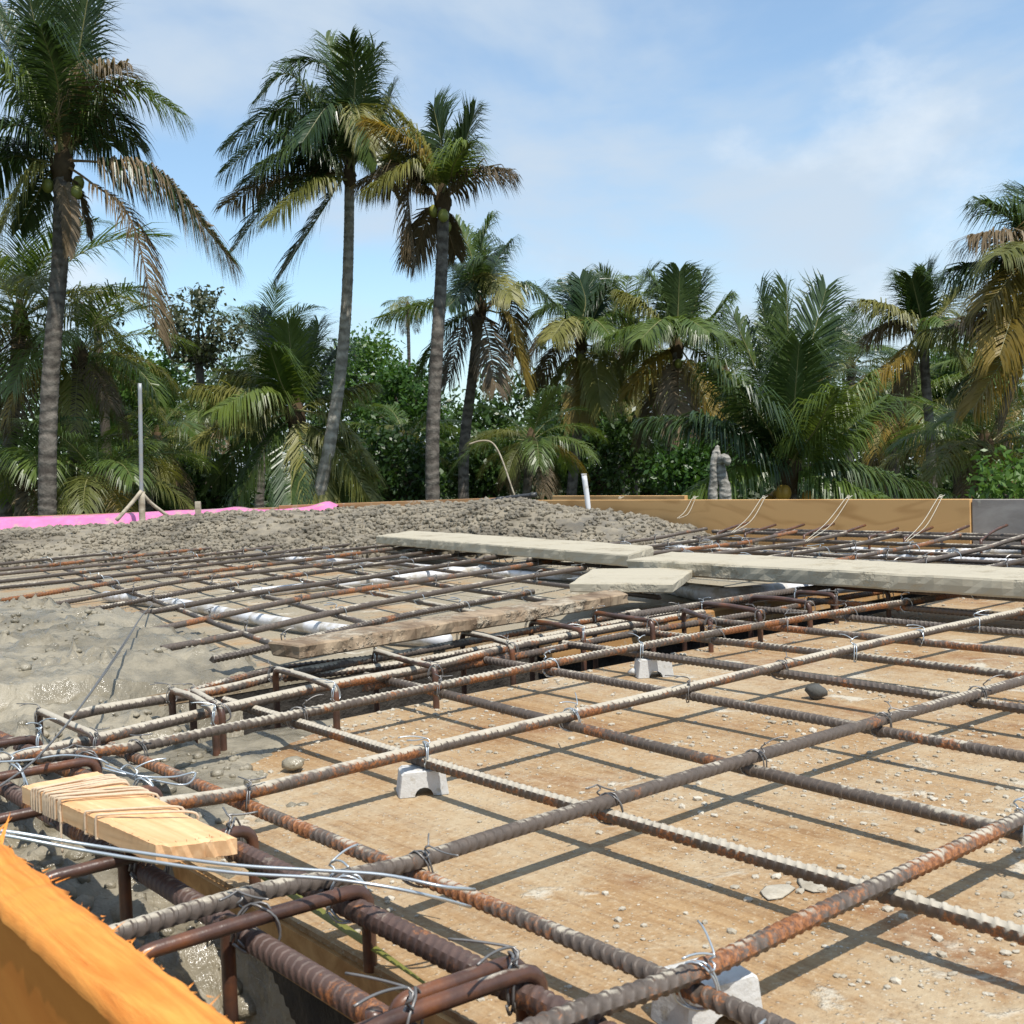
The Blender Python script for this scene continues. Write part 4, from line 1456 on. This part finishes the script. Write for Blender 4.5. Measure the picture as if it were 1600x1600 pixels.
def frond_geo(path, leaf, droop, n=64, width=.036, gap=.05, rng=VR, r0=.022, lift=.25):
    P = smooth_path(path, 26)
    s = np.linspace(0, 1, 26)
    T = norm(np.gradient(P, axis=0))
    chord = P[-1] - P[0]
    side0 = np.cross(chord, (0, 0, 1.0))
    if np.linalg.norm(side0[:2]) < .25 * np.linalg.norm(chord):
        a = rng.uniform(0, math.pi)
        side0 = np.array([math.cos(a), math.sin(a), 0])
    side0 = norm(side0)
    S = norm(side0[None, :] - T * (T @ side0)[:, None])
    N = np.cross(S, T)
    N = N * np.where(N[:, 2:3] < 0, -1, 1) if np.mean(N[:, 2]) < 0 else N
    rr_ = r0 * (1 - .88 * s)
    rv, rf = tube(P, rr_, 5, cap=False)
    t = np.sort(np.concatenate([np.linspace(.17, .995, n) + rng.normal(0, .004, n)] * 1))
    V, F = [rv], list(rf)
    base = len(rv)
    for sg in (-1, 1):
        keep = rng.random(n) > gap
        tt = np.clip(t[keep] + rng.normal(0, .003, keep.sum()), .1, 1)
        m = len(tt)
        ip = lambda A: np.stack([np.interp(tt, s, A[:, k]) for k in range(3)], 1)
        p, T_, S_, N_ = ip(P), norm(ip(T)), norm(ip(S)), norm(ip(N))
        Lp = leaf * (.32 + .72 * np.sin(math.pi * np.clip((tt - .05) / 1.18, 0, 1) ** .85) ** .8) * rng.uniform(.8, 1.12, m)
        Lp = Lp * (1 - .38 * np.clip((tt - .82) / .18, 0, 1))
        lowd = min(1, max(0, (.95 - droop) / .6))
        fw = (.22 + .38 * lowd + (.60 + .45 * lowd) * tt ** 1.6)[:, None] + rng.normal(0, .06, (m, 1))
        d0 = norm(S_ * sg * (1.0 - .35 * tt[:, None]) + T_ * fw + N_ * (lift + rng.normal(0, .10, (m, 1))))
        g = droop * rng.uniform(.55, 1.35, (m, 1))
        d1 = norm(d0 + np.array([0, 0, -1.0]) * g * .8)
        d2 = norm(d0 * .75 + np.array([0, 0, -1.0]) * g * 1.7)
        wv = norm(T_ - d0 * np.sum(T_ * d0, 1, keepdims=True)) * width * .5 * rng.uniform(.75, 1.2, (m, 1))
        q1 = p + d0 * Lp[:, None] * .22
        q2 = q1 + d1 * Lp[:, None] * .42
        q3 = q2 + d2 * Lp[:, None] * .40
        blk_ = np.stack([p - wv * .5, p + wv * .5, q1 - wv, q1 + wv, q2 - wv * .8, q2 + wv * .8, q3], 1).reshape(-1, 3)
        V.append(blk_)
        for k in range(m):
            o = base + k * 7
            F += [(o, o + 1, o + 3, o + 2), (o + 2, o + 3, o + 5, o + 4), (o + 4, o + 5, o + 6)]
        base += m * 7
    return np.vstack(V), F, len(rf)


def frond_mesh(path, leaf, droop, mat, **kw):
    V, F, nr = frond_geo(path, leaf, droop, **kw)
    me = bpy.data.meshes.new('frond')
    me.from_pydata(V.tolist(), [], F)
    me.materials.append(M[mat])
    me.materials.append(M['rachis_brown'] if mat == 'f_brown' else M['rachis'])
    mi = np.zeros(len(F), int)
    mi[:nr] = 1
    me.polygons.foreach_set('material_index', mi.tolist())
    return me


def frond_obj(parent, me, loc=None, mat4=None):
    o = bpy.data.objects.new('frond', me)
    C.objects.link(o)
    o.parent = parent
    o.matrix_parent_inverse = parent.matrix_world.inverted()
    if mat4 is not None:
        o.matrix_world = mat4
        o.matrix_basis = mat4
    return o


def trunk(parent, pts, r0, r1, mat, flare=1.35, ringh=.075):
    P0 = np.asarray(pts, float)
    L = np.sum(np.linalg.norm(np.diff(P0, axis=0), axis=1))
    n = max(20, int(L / ringh * 2))
    P = smooth_path(P0, n)
    s = np.linspace(0, 1, n)
    r = r0 + (r1 - r0) * s ** .8
    r = r * (1 + (flare - 1) * np.exp(-s * L / .35))
    r = r * (1 + np.where(np.arange(n) % 2 == 0, .016, -.016) + VR.normal(0, .020, n))
    V, F = tube(P, r, 12)
    return mesh_obj('trunk', V, F, mat, parent)


def coconuts(parent, c, n, rad, mat, size=.11):
    for k in range(n):
        a = VR.uniform(0, 6.28)
        V, F = [], []
        for i in range(7):
            ph = math.pi * i / 6
            for j in range(8):
                th = j * math.pi / 4
                V.append((math.sin(ph) * math.cos(th) * size * .82, math.sin(ph) * math.sin(th) * size * .82, math.cos(ph) * size))
        for i in range(6):
            for j in range(8):
                m = (j + 1) % 8
                F.append((i * 8 + j, (i + 1) * 8 + j, (i + 1) * 8 + m, i * 8 + m))
        p = np.asarray(c) + np.array([math.cos(a) * rad, math.sin(a) * rad, VR.uniform(-.25, .05)])
        mesh_obj('coconut', np.array(V) + p, F, mat, parent)


def crown_heart(parent, c, r, h):
    """fibrous sheath where the fronds spring from"""
    P = np.array([c + (0, 0, -h * .8), c + (0, 0, -h * .3), c + (0, 0, h * .25), c + (0, 0, h)])
    V, F = tube(smooth_path(P, 12), np.interp(np.linspace(0, 1, 12), [0, .35, .6, 1], [r * .75, r * 1.2, r * .95, r * .2]), 9)
    V = V + VR.normal(0, r * .10, V.shape)
    mesh_obj('crown_shaft', V, F, M['fibre'], parent)


def auto_path(c, az, el, L, bend, side=0.0):
    """frond path: leaves the crown at azimuth az, elevation el, bending down by 'bend' radians along its length"""
    n = 9
    p = np.array(c, float)
    out = [p.copy()]
    for i in range(n):
        f = (i + .5) / n
        e = el - bend * f ** 1.25
        a = az + side * f
        p = p + np.array([math.cos(a) * math.cos(e), math.sin(a) * math.cos(e), math.sin(e)]) * L / n
        out.append(p.copy())
    return out


# shared frond shapes for the palms that stand farther back
LIB = []
for cls, (el, bend, droop, mats) in enumerate([(1.30, .55, .25, 'dg'), (1.0, .95, .40, 'dgg'), (.62, 1.15, .62, 'ggo'), (.25, 1.25, .85, 'goo'), (-.20, 1.05, 1.1, 'oby'), (-.75, .65, 1.2, 'bbo')]):
    row = []
    for k in range(4):
        pth = auto_path((0, 0, 0), 0, el + VR.normal(0, .08), 1.0, bend * VR.uniform(.8, 1.2), VR.normal(0, .18))
        row.append(frond_mesh(pth, .34, droop, FM[mats[k % len(mats)]], n=74, width=.0095, r0=.0070, gap=.06))
    LIB.append(row)


def auto_fronds(parent, c, L, n, lean=(0, 0), classes=(0, 5), skip=None, tint=None):
    ga = VR.uniform(0, 6.28)
    for i in range(n):
        f = i / max(1, n - 1)
        k = int(round(classes[0] + (classes[1] - classes[0]) * f))
        az = ga + i * 2.39996 + VR.normal(0, .12)
        sc = L * (.78 + .22 * math.sin(math.pi * min(1, f * 1.2 + .1))) * VR.uniform(.88, 1.1)
        m4 = Matrix.Translation(Vector([float(a) for a in c])) @ Matrix.Rotation(VR.normal(0, .06) + lean[0], 4, 'Y') @ Matrix.Rotation(az, 4, 'Z') @ Matrix.Diagonal((sc, sc * VR.uniform(.85, 1.15), sc, 1))
        frond_obj(parent, random.choice(LIB[k]), mat4=m4)


def palm(label, trunk_px, dist, r0, r1, fronds=(), auto=None, tmat='trunk', nuts=0, nutmat='coconut', leaf=.62, group=None, leafw=.036, flare=1.3):
    """trunk_px: from the lowest visible point up to the crown. fronds: (mid px, tip px, depth shift, material, droop)"""
    pts = [at(a, b, dist) for a, b in trunk_px]
    d0 = norm(pts[0] - pts[1]) if len(pts) > 1 else np.array([0, 0, -1.0])
    k = (pts[0][2] - GZ) / max(.3, -d0[2])
    foot = pts[0] + d0 * k * .5 * np.array([1, 1, 1]) + np.array([0, 0, 0])
    foot = np.array([pts[0][0] + d0[0] * k * .6, pts[0][1], GZ - .05])
    root = thing('palm_tree', (foot[0], foot[1], GZ), label, 'palm tree', group)
    trunk(root, [foot, (foot + pts[0]) / 2 + (0, 0, .0)] + pts, r0, r1, M[tmat], flare)
    c = np.asarray(pts[-1])
    crown_heart(root, c, r1 * 1.25, r1 * 3.2)
    for fr in fronds:
        mid, tip, dd, mt, dr = fr[:5]
        lf = fr[5] if len(fr) > 5 else leaf
        cb = c + np.array([VR.normal(0, r1 * .4), VR.normal(0, r1 * .4), VR.uniform(-r1, r1)])
        path = [cb, at(mid[0], mid[1], dist + dd * .5), at(tip[0], tip[1], dist + dd)]
        path[2] = path[1] + (path[2] - path[1]) * (.87 if tip[1] < mid[1] - 20 else .96)
        path.insert(1, path[0] * .55 + path[1] * .45 + np.array([0, 0, .05]) * np.linalg.norm(path[1] - path[0]))
        frond_obj(root, frond_mesh(path, lf * 1.36, dr, FM[mt], n=120, width=leafw * .74))
    if auto:
        auto_fronds(root, c, *auto)
    if nuts:
        coconuts(root, c + (0, 0, -r1 * 2), nuts, r1 * 1.9, M[nutmat])
    return root


# -- the big palm at the left edge
palm('large palm at the left edge with drooping brown-tipped fronds', [(74, 800), (76, 650), (84, 520), (94, 400), (97, 255)], 17, .155, .115, [
    ((78, 110), (55, -90), .6, 'd', .35), ((118, 115), (150, -80), -.4, 'd', .35), ((38, 120), (-30, -10), .9, 'd', .4), ((100, 90), (108, -120), 1.2, 'd', .3),
    ((60, 60), (20, -110), -.8, 'd', .4), ((135, 75), (190, -60), .8, 'd', .4), ((25, 60), (-60, -60), 0, 'd', .4), ((90, 130), (60, 30), -1.8, 'd', .7), ((110, 120), (110, 40), 1.8, 'd', .8),
    ((155, 125), (206, 100), -.5, 'b', .8), ((195, 133), (287, 180), .3, 'g', 1.0), 
    ((250, 276), (368, 415), .2, 'b', 1.6, .80), ((252, 280), (366, 412), .25, 'd', 1.6, .78), ((205, 345), (252, 535), -.3, 'b', 1.0, .55), ((110, 335), (107, 400), -.4, 'b', .6, .20), ((128, 315), (138, 370), .2, 'b', .9, .22),
    ((35, 145), (-40, 60), -.6, 'g', .9), ((20, 195), (-50, 230), -.5, 'd', 1.0), ((5, 250), (-70, 330), .4, 'd', 1.1), ((40, 275), (-10, 390), -.6, 'o', 1.2), ((60, 300), (30, 360), .9, 'd', 1.1, .35),
    ((165, 170), (215, 230), .8, 'd', 1.0), ((20, 225), (-60, 270), .9, 'd', 1.1), ((130, 190), (175, 230), 1.3, 'd', .9), ((70, 140), (90, 60), .5, 'd', .6)],
    nuts=5, leaf=.62)
# -- the tall leaning palm
palm('tallest leaning palm with a pale curved trunk and windswept dark crown', [(498, 785), (514, 700), (531, 590), (541, 480), (545, 370), (546, 275)], 20, .150, .085, [
    ((512, 105), (452, 98), .2, 'd', .55), ((538, 125), (505, 50), .8, 'd', .4), ((572, 135), (588, 72), -.3, 'd', .5), ((598, 185), (617, 130), .4, 'd', .6), ((555, 120), (545, 55), -1.0, 'd', .5),
    ((452, 115), (396, 162), -.4, 'd', .8), ((440, 170), (350, 232), .3, 'd', .8), ((425, 212), (344, 272), -.3, 'd', 1.0), ((448, 250), (382, 288), .8, 'd', 1.1),
    ((432, 300), (362, 395), -.2, 'd', .9), ((420, 285), (352, 322), .9, 'b', 1.0), ((503, 330), (438, 432), -.2, 'd', .6), ((480, 290), (420, 345), -1.2, 'o', 1.0),
    ((515, 165), (470, 225), -1.0, 'd', .9), ((556, 165), (572, 232), -.9, 'o', .9, .45), ((592, 160), (600, 245), .5, 'o', 1.0), ((585, 215), (612, 300), 1.0, 'b', 1.1), ((500, 180), (440, 220), 1.5, 'd', .9),
    ((530, 190), (500, 290), 1.2, 'd', 1.0), ((575, 190), (590, 260), -.9, 'd', .9), ((490, 140), (430, 190), 1.2, 'd', .8), ((545, 160), (520, 130), 2.0, 'd', .8), ((470, 230), (400, 260), -.9, 'd', .9)],
    tmat='trunk_light', leaf=.58)
# -- the third front palm
palm('front palm with yellowing brown fronds right of the tallest one', [(676, 785), (676, 680), (683, 540), (690, 420), (693, 312)], 18.5, .140, .095, [
    ((690, 228), (676, 160), .3, 'd', .35), ((722, 235), (744, 168), -.3, 'd', .35), ((662, 228), (618, 172), .2, 'o', .5), ((640, 228), (566, 186), -.2, 'y', .6),
    ((628, 262), (556, 292), .3, 'b', 1.1), ((640, 258), (570, 300), -.6, 'o', 1.0), ((638, 290), (650, 420), .1, 'b', .9, .5), ((742, 270), (795, 268), -.2, 'b', .9),
    ((668, 345), (648, 400), .5, 'b', .9), ((700, 360), (712, 400), .6, 'b', .8, .3), ((655, 245), (600, 250), 1.0, 'o', .8), ((705, 240), (700, 200), 1.3, 'd', .6), ((710, 255), (735, 220), -1.2, 'g', .7),
    ((660, 250), (630, 200), .9, 'g', .6)], nuts=3, leaf=.52)
# -- the palm behind it
palm('shaggy dark palm just right of the front palm with yellowing fronds', [(724, 785), (726, 690), (738, 590), (750, 480)], 24, .135, .10, [
    ((735, 395), (708, 338), .3, 'g', .6), ((752, 385), (770, 335), -.3, 'g', .6), ((778, 405), (802, 372), .4, 'd', .8), ((690, 468), (588, 498), .2, 'g', 1.1), ((825, 445), (872, 480), -.3, 'd', 1.2),
    ((798, 500), (822, 605), -.3, 'y', .8), ((700, 510), (655, 585), .4, 'd', 1.0), ((765, 540), (775, 610), -.9, 'b', .9), ((720, 430), (690, 400), .8, 'd', .8), ((795, 470), (805, 560), .8, 'b', .9),
    ((720, 520), (700, 600), -.6, 'b', 1.0), ((740, 420), (760, 400), -1.8, 'd', .8), ((770, 430), (800, 470), -1.5, 'o', .9), ((735, 440), (700, 480), -1.5, 'd', 1.0), ((760, 400), (740, 360), 1.0, 'd', .7)],
    nuts=3, leaf=.55)
# -- two palms in the middle distance
palm('middle palm with leaning grey trunk and olive fronds behind the white pipe', [(892, 785), (900, 700), (906, 620), (908, 535)], 26, .14, .105, [
    ((915, 470), (905, 432), .2, 'd', .5), ((935, 480), (952, 445), -.3, 'd', .6), ((868, 478), (828, 500), .2, 'g', .9), ((860, 510), (822, 570), -.4, 'b', 1.1), ((955, 490), (1000, 508), .3, 'g', .9),
    ((880, 580), (850, 650), .2, 'o', .9), ((930, 570), (940, 640), -.9, 'o', .9), ((945, 545), (972, 620), .4, 'o', 1.0), ((890, 460), (870, 440), .9, 'd', .7), ((870, 545), (835, 610), .9, 'b', 1.0), ((910, 590), (905, 660), -.7, 'y', .9),
    ((930, 500), (960, 530), -1.5, 'g', .9), ((885, 500), (860, 530), -1.6, 'o', 1.0), ((920, 470), (930, 430), 1.0, 'd', .6)], nuts=3, leaf=.60, leafw=.042)
palm('bushy palm in the centre right with golden drooping fronds', [(1046, 785), (1047, 700), (1052, 610), (1056, 540)], 25, .15, .11, [
    ((1040, 470), (1012, 425), .3, 'd', .6), ((1060, 470), (1062, 418), -.3, 'd', .5), ((1085, 480), (1098, 425), .4, 'd', .5), ((1110, 500), (1142, 462), -.2, 'g', .6), ((1005, 478), (968, 458), .2, 'o', .9),
    ((1000, 510), (945, 530), -.6, 'g', 1.0), ((1020, 565), (985, 610), -.5, 'y', .9), ((1085, 580), (1120, 665), -.6, 'y', .9), ((1100, 560), (1160, 650), .4, 'o', 1.0), ((1060, 610), (1070, 680), -.8, 'b', .9),
    ((1030, 600), (1005, 690), .6, 'b', 1.0), ((1105, 520), (1165, 540), .6, 'g', 1.0), ((1020, 520), (975, 570), .9, 'o', 1.0), ((1075, 500), (1110, 520), -1.6, 'g', .9), ((1035, 500), (1000, 530), -1.5, 'g', .9), ((1050, 450), (1035, 440), 1.5, 'd', .7)],
    nuts=4, leaf=.62, leafw=.042)
# -- low palm with tall upright fronds
palm('low trunkless palm with long upright fronds and orange coconuts by the stump', [(1233, 800), (1232, 770), (1231, 735)], 15.5, .16, .14, [
    ((1205, 560), (1185, 440), .4, 'd', .5), ((1232, 560), (1228, 432), -.2, 'd', .4), ((1262, 560), (1295, 436), .2, 'd', .4), ((1190, 600), (1140, 480), .5, 'd', .6), ((1270, 590), (1318, 490), .6, 'd', .6), ((1218, 600), (1205, 470), 1.2, 'd', .5),
    ((1165, 640), (1100, 560), -.3, 'd', .9), ((1290, 660), (1370, 580), -.4, 'g', .9), ((1300, 690), (1400, 610), .5, 'g', 1.1), ((1160, 690), (1075, 640), -.5, 'd', 1.0), ((1120, 660), (1000, 655), .2, 'd', 1.0),
    ((1330, 728), (1480, 770), -.5, 'd', 1.3), ((1150, 735), (1060, 785), -.6, 'g', 1.2), ((1310, 755), (1400, 790), -1.0, 'g', 1.2), ((1240, 640), (1250, 520), -1.0, 'd', .6), ((1195, 660), (1150, 600), -1.2, 'd', .9), ((1275, 670), (1310, 600), -1.3, 'g', .9)],
    nuts=7, nutmat='coconut_y', leaf=.55)
# -- right side
palm('slim palm with a short upright crown in front of the right-hand thicket', [(1456, 745), (1452, 660), (1446, 590), (1443, 520)], 21, .105, .085, [
    ((1446, 465), (1448, 420), .2, 'd', .3), ((1420, 470), (1400, 435), .3, 'g', .5), ((1432, 465), (1424, 432), -.4, 'd', .4), ((1395, 485), (1345, 470), -.2, 'o', .9), ((1475, 485), (1505, 445), .2, 'o', .7),
    ((1405, 560), (1335, 615), -.3, 'y', .9), ((1430, 560), (1400, 640), .4, 'b', .9), ((1480, 530), (1510, 580), -.4, 'o', .9), ((1400, 505), (1350, 530), .7, 'b', 1.1), ((1470, 500), (1498, 520), -1.0, 'g', .9)], nuts=2, leaf=.50)
palm('large yellowing palm cut off by the right edge of the picture', [(1668, 790), (1660, 650), (1650, 520), (1640, 440)], 16, .17, .12, [
    ((1590, 350), (1530, 315), .2, 'd', .6), ((1580, 370), (1515, 370), -.3, 'b', 1.0), ((1560, 410), (1480, 425), .3, 'd', 1.0), ((1600, 410), (1540, 480), -.8, 'y', .9), ((1590, 480), (1500, 500), -.4, 'b', 1.1),
    ((1560, 500), (1440, 520), .4, 'o', 1.1), ((1580, 540), (1520, 640), -.5, 'y', 1.0), ((1600, 560), (1570, 660), .3, 'b', 1.0), ((1560, 560), (1490, 610), .7, 'd', 1.1), ((1620, 330), (1600, 290), .6, 'd', .6), ((1700, 340), (1760, 330), 0, 'd', .8), ((1640, 330), (1660, 280), .2, 'd', .6),
    ((1600, 440), (1560, 560), -1.3, 'y', .9), ((1610, 380), (1560, 400), -1.4, 'o', .9)], leaf=.6)
# -- low full palm behind the leaning trunk
palm('low full palm with bright upright fronds behind the leaning trunk', [(470, 790), (468, 720), (462, 650)], 20.8, .15, .13, [
    ((430, 560), (402, 478), .3, 'd', .6), ((455, 560), (450, 500), -.3, 'g', .4), ((485, 560), (500, 500), .5, 'g', .5), ((410, 590), (345, 580), .3, 'o', 1.0), ((400, 615), (300, 605), -.9, 'o', 1.0), ((385, 645), (305, 690), -1.2, 'o', 1.1), ((405, 610), (330, 645), -1.6, 'g', 1.1),
    ((515, 620), (580, 600), .5, 'o', .9), ((530, 660), (592, 750), -.3, 'o', 1.0), ((520, 690), (585, 790), -.8, 'o', 1.0), ((420, 690), (370, 780), -.8, 'd', 1.1), ((455, 705), (455, 790), -1.2, 'd', 1.1), ((480, 700), (500, 790), -1.0, 'o', 1.1), ((440, 600), (420, 540), -1.0, 'g', .6), ((500, 590), (540, 530), .9, 'd', .7), ((470, 580), (475, 510), 1.1, 'd', .5),
    ((400, 670), (330, 760), .8, 'd', 1.1), ((495, 700), (520, 780), 1.0, 'd', 1.1), ((380, 600), (330, 640), .9, 'g', 1.1)], leaf=.58)
# -- palms filled in behind, fronds from the shared shapes
for (lab, tp, dist, r0, L, n, cl) in [
    ('shaggy palm behind the large left palm with hanging brown fronds', [(8, 800), (20, 640), (32, 500)], 21, .15, 2.9, 24, (0, 5)),
    ('drooping palm just right of the large left trunk', [(112, 800), (118, 680), (125, 560)], 20, .14, 2.2, 22, (1, 5)),
    ('low palm whose fronds spread behind the survey post', [(232, 800), (238, 740), (246, 690)], 22, .12, 1.75, 20, (1, 5)),
    ('young palm with two thin stems left of the leaning trunk', [(305, 800), (312, 730), (318, 665)], 25, .08, 1.7, 16, (1, 4)),
    ('ground-level palm at far left below the large crown', [(30, 830), (33, 790), (36, 745)], 19, .12, 2.0, 16, (1, 4)),
    ('ground-level palm between the large left trunk and the survey post', [(150, 830), (152, 800), (155, 755)], 18.5, .10, 1.9, 16, (1, 4)),
    ('distant bushy palm left of the leaning trunk, top of the crown in sky', [(405, 790), (412, 650), (418, 560)], 31, .15, 2.1, 20, (0, 4)),
    ('small drooping palm in front of the thicket left of the white pipe', [(822, 790), (826, 740), (830, 690)], 21, .10, 1.6, 18, (1, 5)),
    ('palm half hidden between the two middle palms', [(968, 790), (972, 650), (975, 520)], 32, .15, 2.5, 22, (0, 5)),
    ('thin palm trunk and crown behind the middle palms', [(990, 790), (992, 700), (995, 600)], 30, .12, 2.2, 20, (1, 5)),
    ('distant palm between the low upright palm and the slim palm', [(1325, 790), (1328, 680), (1330, 575)], 33, .14, 2.4, 20, (0, 4)),
    ('broad palm spreading low behind the slim palm', [(1395, 800), (1397, 720), (1400, 640)], 24, .14, 2.4, 22, (1, 5)),
    ('low palm at the right with arching fronds above the grey form', [(1530, 810), (1535, 750), (1540, 700)], 18, .12, 2.0, 20, (1, 5)),
    ('palm leaning in from the right behind the yellowing one', [(1575, 800), (1572, 700), (1570, 610)], 25, .14, 2.4, 22, (0, 5)),
    ('palm with dark crown behind the golden drooping one', [(1130, 790), (1132, 680), (1135, 590)], 31, .14, 2.3, 20, (0, 5)),
    ('palm filling the gap between the two front trunks', [(628, 800), (630, 740), (633, 690)], 27, .12, 1.9, 18, (1, 5)),
]:
    palm(lab, tp, dist, r0, r0 * .8, auto=(L, n, (0, 0), cl), nuts=2 if n > 20 else 0, group='palms standing behind the front row')
palm('very tall thin distant palm seen alone against the sky', [(640, 640), (639, 560), (637, 478)], 62, .11, .09, auto=(1.9, 16, (0, 0), (2, 5)))
palm('tiny distant palm top rising over the green thicket', [(556, 700), (556, 640), (556, 560)], 55, .12, .10, auto=(1.6, 14, (0, 0), (0, 4)))


# ================================================================== broadleaf trees, bushes, stump
def leaf_cloud(c, rad, n, size, rng, clumps=40, cr_=.22):
    c, rad = np.asarray(c, float), np.asarray(rad, float)
    d = norm(rng.normal(0, 1, (clumps, 3)))
    cc = c + d * rad * rng.uniform(.45, 1.0, (clumps, 1)) ** .6
    k = rng.integers(0, clumps, n)
    p = cc[k] + rng.normal(0, 1, (n, 3)) * rad.mean() * cr_
    ax = norm(rng.normal(0, 1, (n, 3)) + np.array([0, 0, -.35]))
    nr = norm(np.cross(ax, rng.normal(0, 1, (n, 3))))
    nr = nr * np.where(rng.random((n, 1)) < .5, 1, -1)
    s = size * rng.uniform(.6, 1.3, (n, 1))
    sd = norm(np.cross(ax, nr + np.array([0, 0, .8])))
    V = np.stack([p, p + ax * s * .5 + sd * s * .24, p + ax * s, p + ax * s * .5 - sd * s * .24], 1).reshape(-1, 3)
    F = [(4 * i, 4 * i + 1, 4 * i + 2, 4 * i + 3) for i in range(n)]
    return V, F, cc


def leafy(name, label, cat, px, dist, rad, n, size, mat, seed, clumps=40, cr_=.22, stem=True, group=None):
    rng = np.random.default_rng(seed)
    c = at(px[0], px[1], dist)
    root = thing(name, (c[0], c[1], GZ), label, cat, group)
    V, F, cc = leaf_cloud(c, rad, n, size, rng, clumps, cr_)
    mesh_obj('foliage' if cat == 'bush' else 'crown', V, F, M[mat], root, smooth=False)
    if stem:
        base = np.array([c[0], c[1], GZ])
        fork = c + np.array([0, 0, -rad[2] * .75])
        parts = [tube(smooth_path([base, (base + fork) / 2 + (.1, 0, 0), fork], 10), np.linspace(.16, .10, 10), 8)]
        for q in cc[rng.permutation(len(cc))[:14]]:
            m = (fork + q) / 2 + rng.normal(0, .12, 3)
            parts.append(tube(smooth_path([fork, m, q], 8), np.linspace(.06, .012, 8), 5))
        mesh_obj('trunk' if cat == 'tree' else 'stem', *merge(parts), M['bark_tree'], root)
    return root


leafy('broadleaf_tree', 'airy broadleaf tree with sparse round leaves against the sky at left', 'tree', (308, 512), 28, (1.15, 1.1, .95), 2600, .15, 'l_far', 1, 90, .10)
leafy('broadleaf_tree', 'sparse broadleaf tree peeping out behind the large left palm', 'tree', (150, 482), 27, (.75, .7, .45), 480, .16, 'l_far', 2, 30, .10)
leafy('broadleaf_tree', 'bright green leafy tree between the leaning trunk and the front palm', 'tree', (575, 595), 33, (1.15, 1.1, 1.2), 5200, .17, 'l_bright', 3, 60, .2)
leafy('broadleaf_tree', 'dark green leafy tree left of the second front trunk', 'tree', (625, 640), 31, (1.0, 1.0, 1.1), 5000, .17, 'l_mid', 4, 60, .2)
leafy('bush', 'dense dark bush between the leaning trunk and the front palm', 'bush', (612, 735), 25, (1.0, .9, .9), 5200, .15, 'l_dark', 5, 70, .2)
leafy('bush', 'glossy dark bush behind the white pipe stub', 'bush', (930, 715), 29, (1.5, .9, 1.1), 6000, .17, 'l_dark', 6, 80, .2)
leafy('bush', 'dark bush beside the bent rod', 'bush', (770, 735), 27, (1.0, .8, .8), 4200, .16, 'l_dark', 7, 60, .2)
leafy('bush', 'green bush left of the palm stump', 'bush', (1085, 735), 24, (.9, .8, .55), 3600, .15, 'l_mid', 8, 50, .22)
leafy('bush', 'leafy green tree mass behind the slim palm', 'bush', (1490, 625), 26, (1.2, 1.0, 1.3), 6000, .17, 'l_mid', 9, 80, .2)
leafy('bush', 'bright green bush above the grey form at the right edge', 'bush', (1590, 765), 14, (.55, .5, .35), 1800, .12, 'l_bright', 10, 36, .24)
leafy('bush', 'dark bush behind the survey post', 'bush', (285, 760), 23, (1.2, .8, .7), 4600, .16, 'l_dark', 12, 60, .22)
leafy('bush', 'low green bush at the left between the palms', 'bush', (200, 610), 29, (1.2, .9, 1.0), 4200, .17, 'l_mid', 13, 60, .22)

# far thicket that reads as one dark mass
rng = np.random.default_rng(5)
parts = []
for (px, py, rz, n) in [(x, 672 + 22 * math.sin(x * .013) + (-30 if x < 420 else 0), 1.75, 3000) for x in range(-150, 1800, 88)]:
    c = at(px, py + 15, 37 + 2.5 * math.sin(px * .7))
    V, F, _ = leaf_cloud(c, (1.7, 1.0, rz + .5 * math.sin(px * .031)), n, .24, rng, 60, .25)
    parts.append((V, F))
for px in range(-150, 1800, 110):
    c = at(px, 830, 36)
    V, F, _ = leaf_cloud(c, (1.9, 1.0, 1.9), 1500, .30, rng, 60, .3)
    parts.append((V, F))
tag(mesh_obj('undergrowth', *merge(parts), M['l_dark'], smooth=False), 'dark far-off thicket closing the view behind the palms', kind='stuff')

# the old broken stump
SD = 14.0
st = thing('palm_stump', np.array(at(1123, 785, SD)) * (1, 1, 0) + (0, 0, GZ), 'gnarled grey broken stump beside the low upright palm', 'stump')
V, F = tube(smooth_path([at(1136, 900, SD) * (1, 1, 0) + (0, 0, GZ), at(1134, 800, SD), at(1130, 760, SD), at(1126, 735, SD), at(1124, 715, SD), at(1120, 697, SD)], 46),
            np.interp(np.linspace(0, 1, 46), [0, .78, .86, .93, 1], [.12, .082, .072, .066, .025]), 14)
V = V + np.array([[.020 * fbm(a * 9, b * 9, c * 14, 4)] * 3 for a, b, c in V])
mesh_obj('stem', V, F, M['stump'], st)
V, F = tube(smooth_path([at(1113, 900, SD) * (1, 1, 0) + (0, 0, GZ), at(1114, 800, SD), at(1115, 760, SD), at(1116, 725, SD), at(1119, 700, SD), at(1123, 696, SD)], 46),
            np.interp(np.linspace(0, 1, 46), [0, .8, .9, .96, 1], [.09, .062, .055, .045, .02]), 12)
V = V + np.array([[.020 * fbm(a * 9 + 3, b * 9, c * 14, 4)] * 3 for a, b, c in V])
mesh_obj('stem', V, F, M['stump'], st)
P = smooth_path([at(1124, 722, SD), at(1131, 716, SD - .08), at(1136, 719, SD - .12), at(1137, 728, SD - .10)], 10)
mesh_obj('burl', *tube(P, [.05, .055, .06, .062, .06, .056, .052, .046, .035, .015], 10), M['stump'], st)
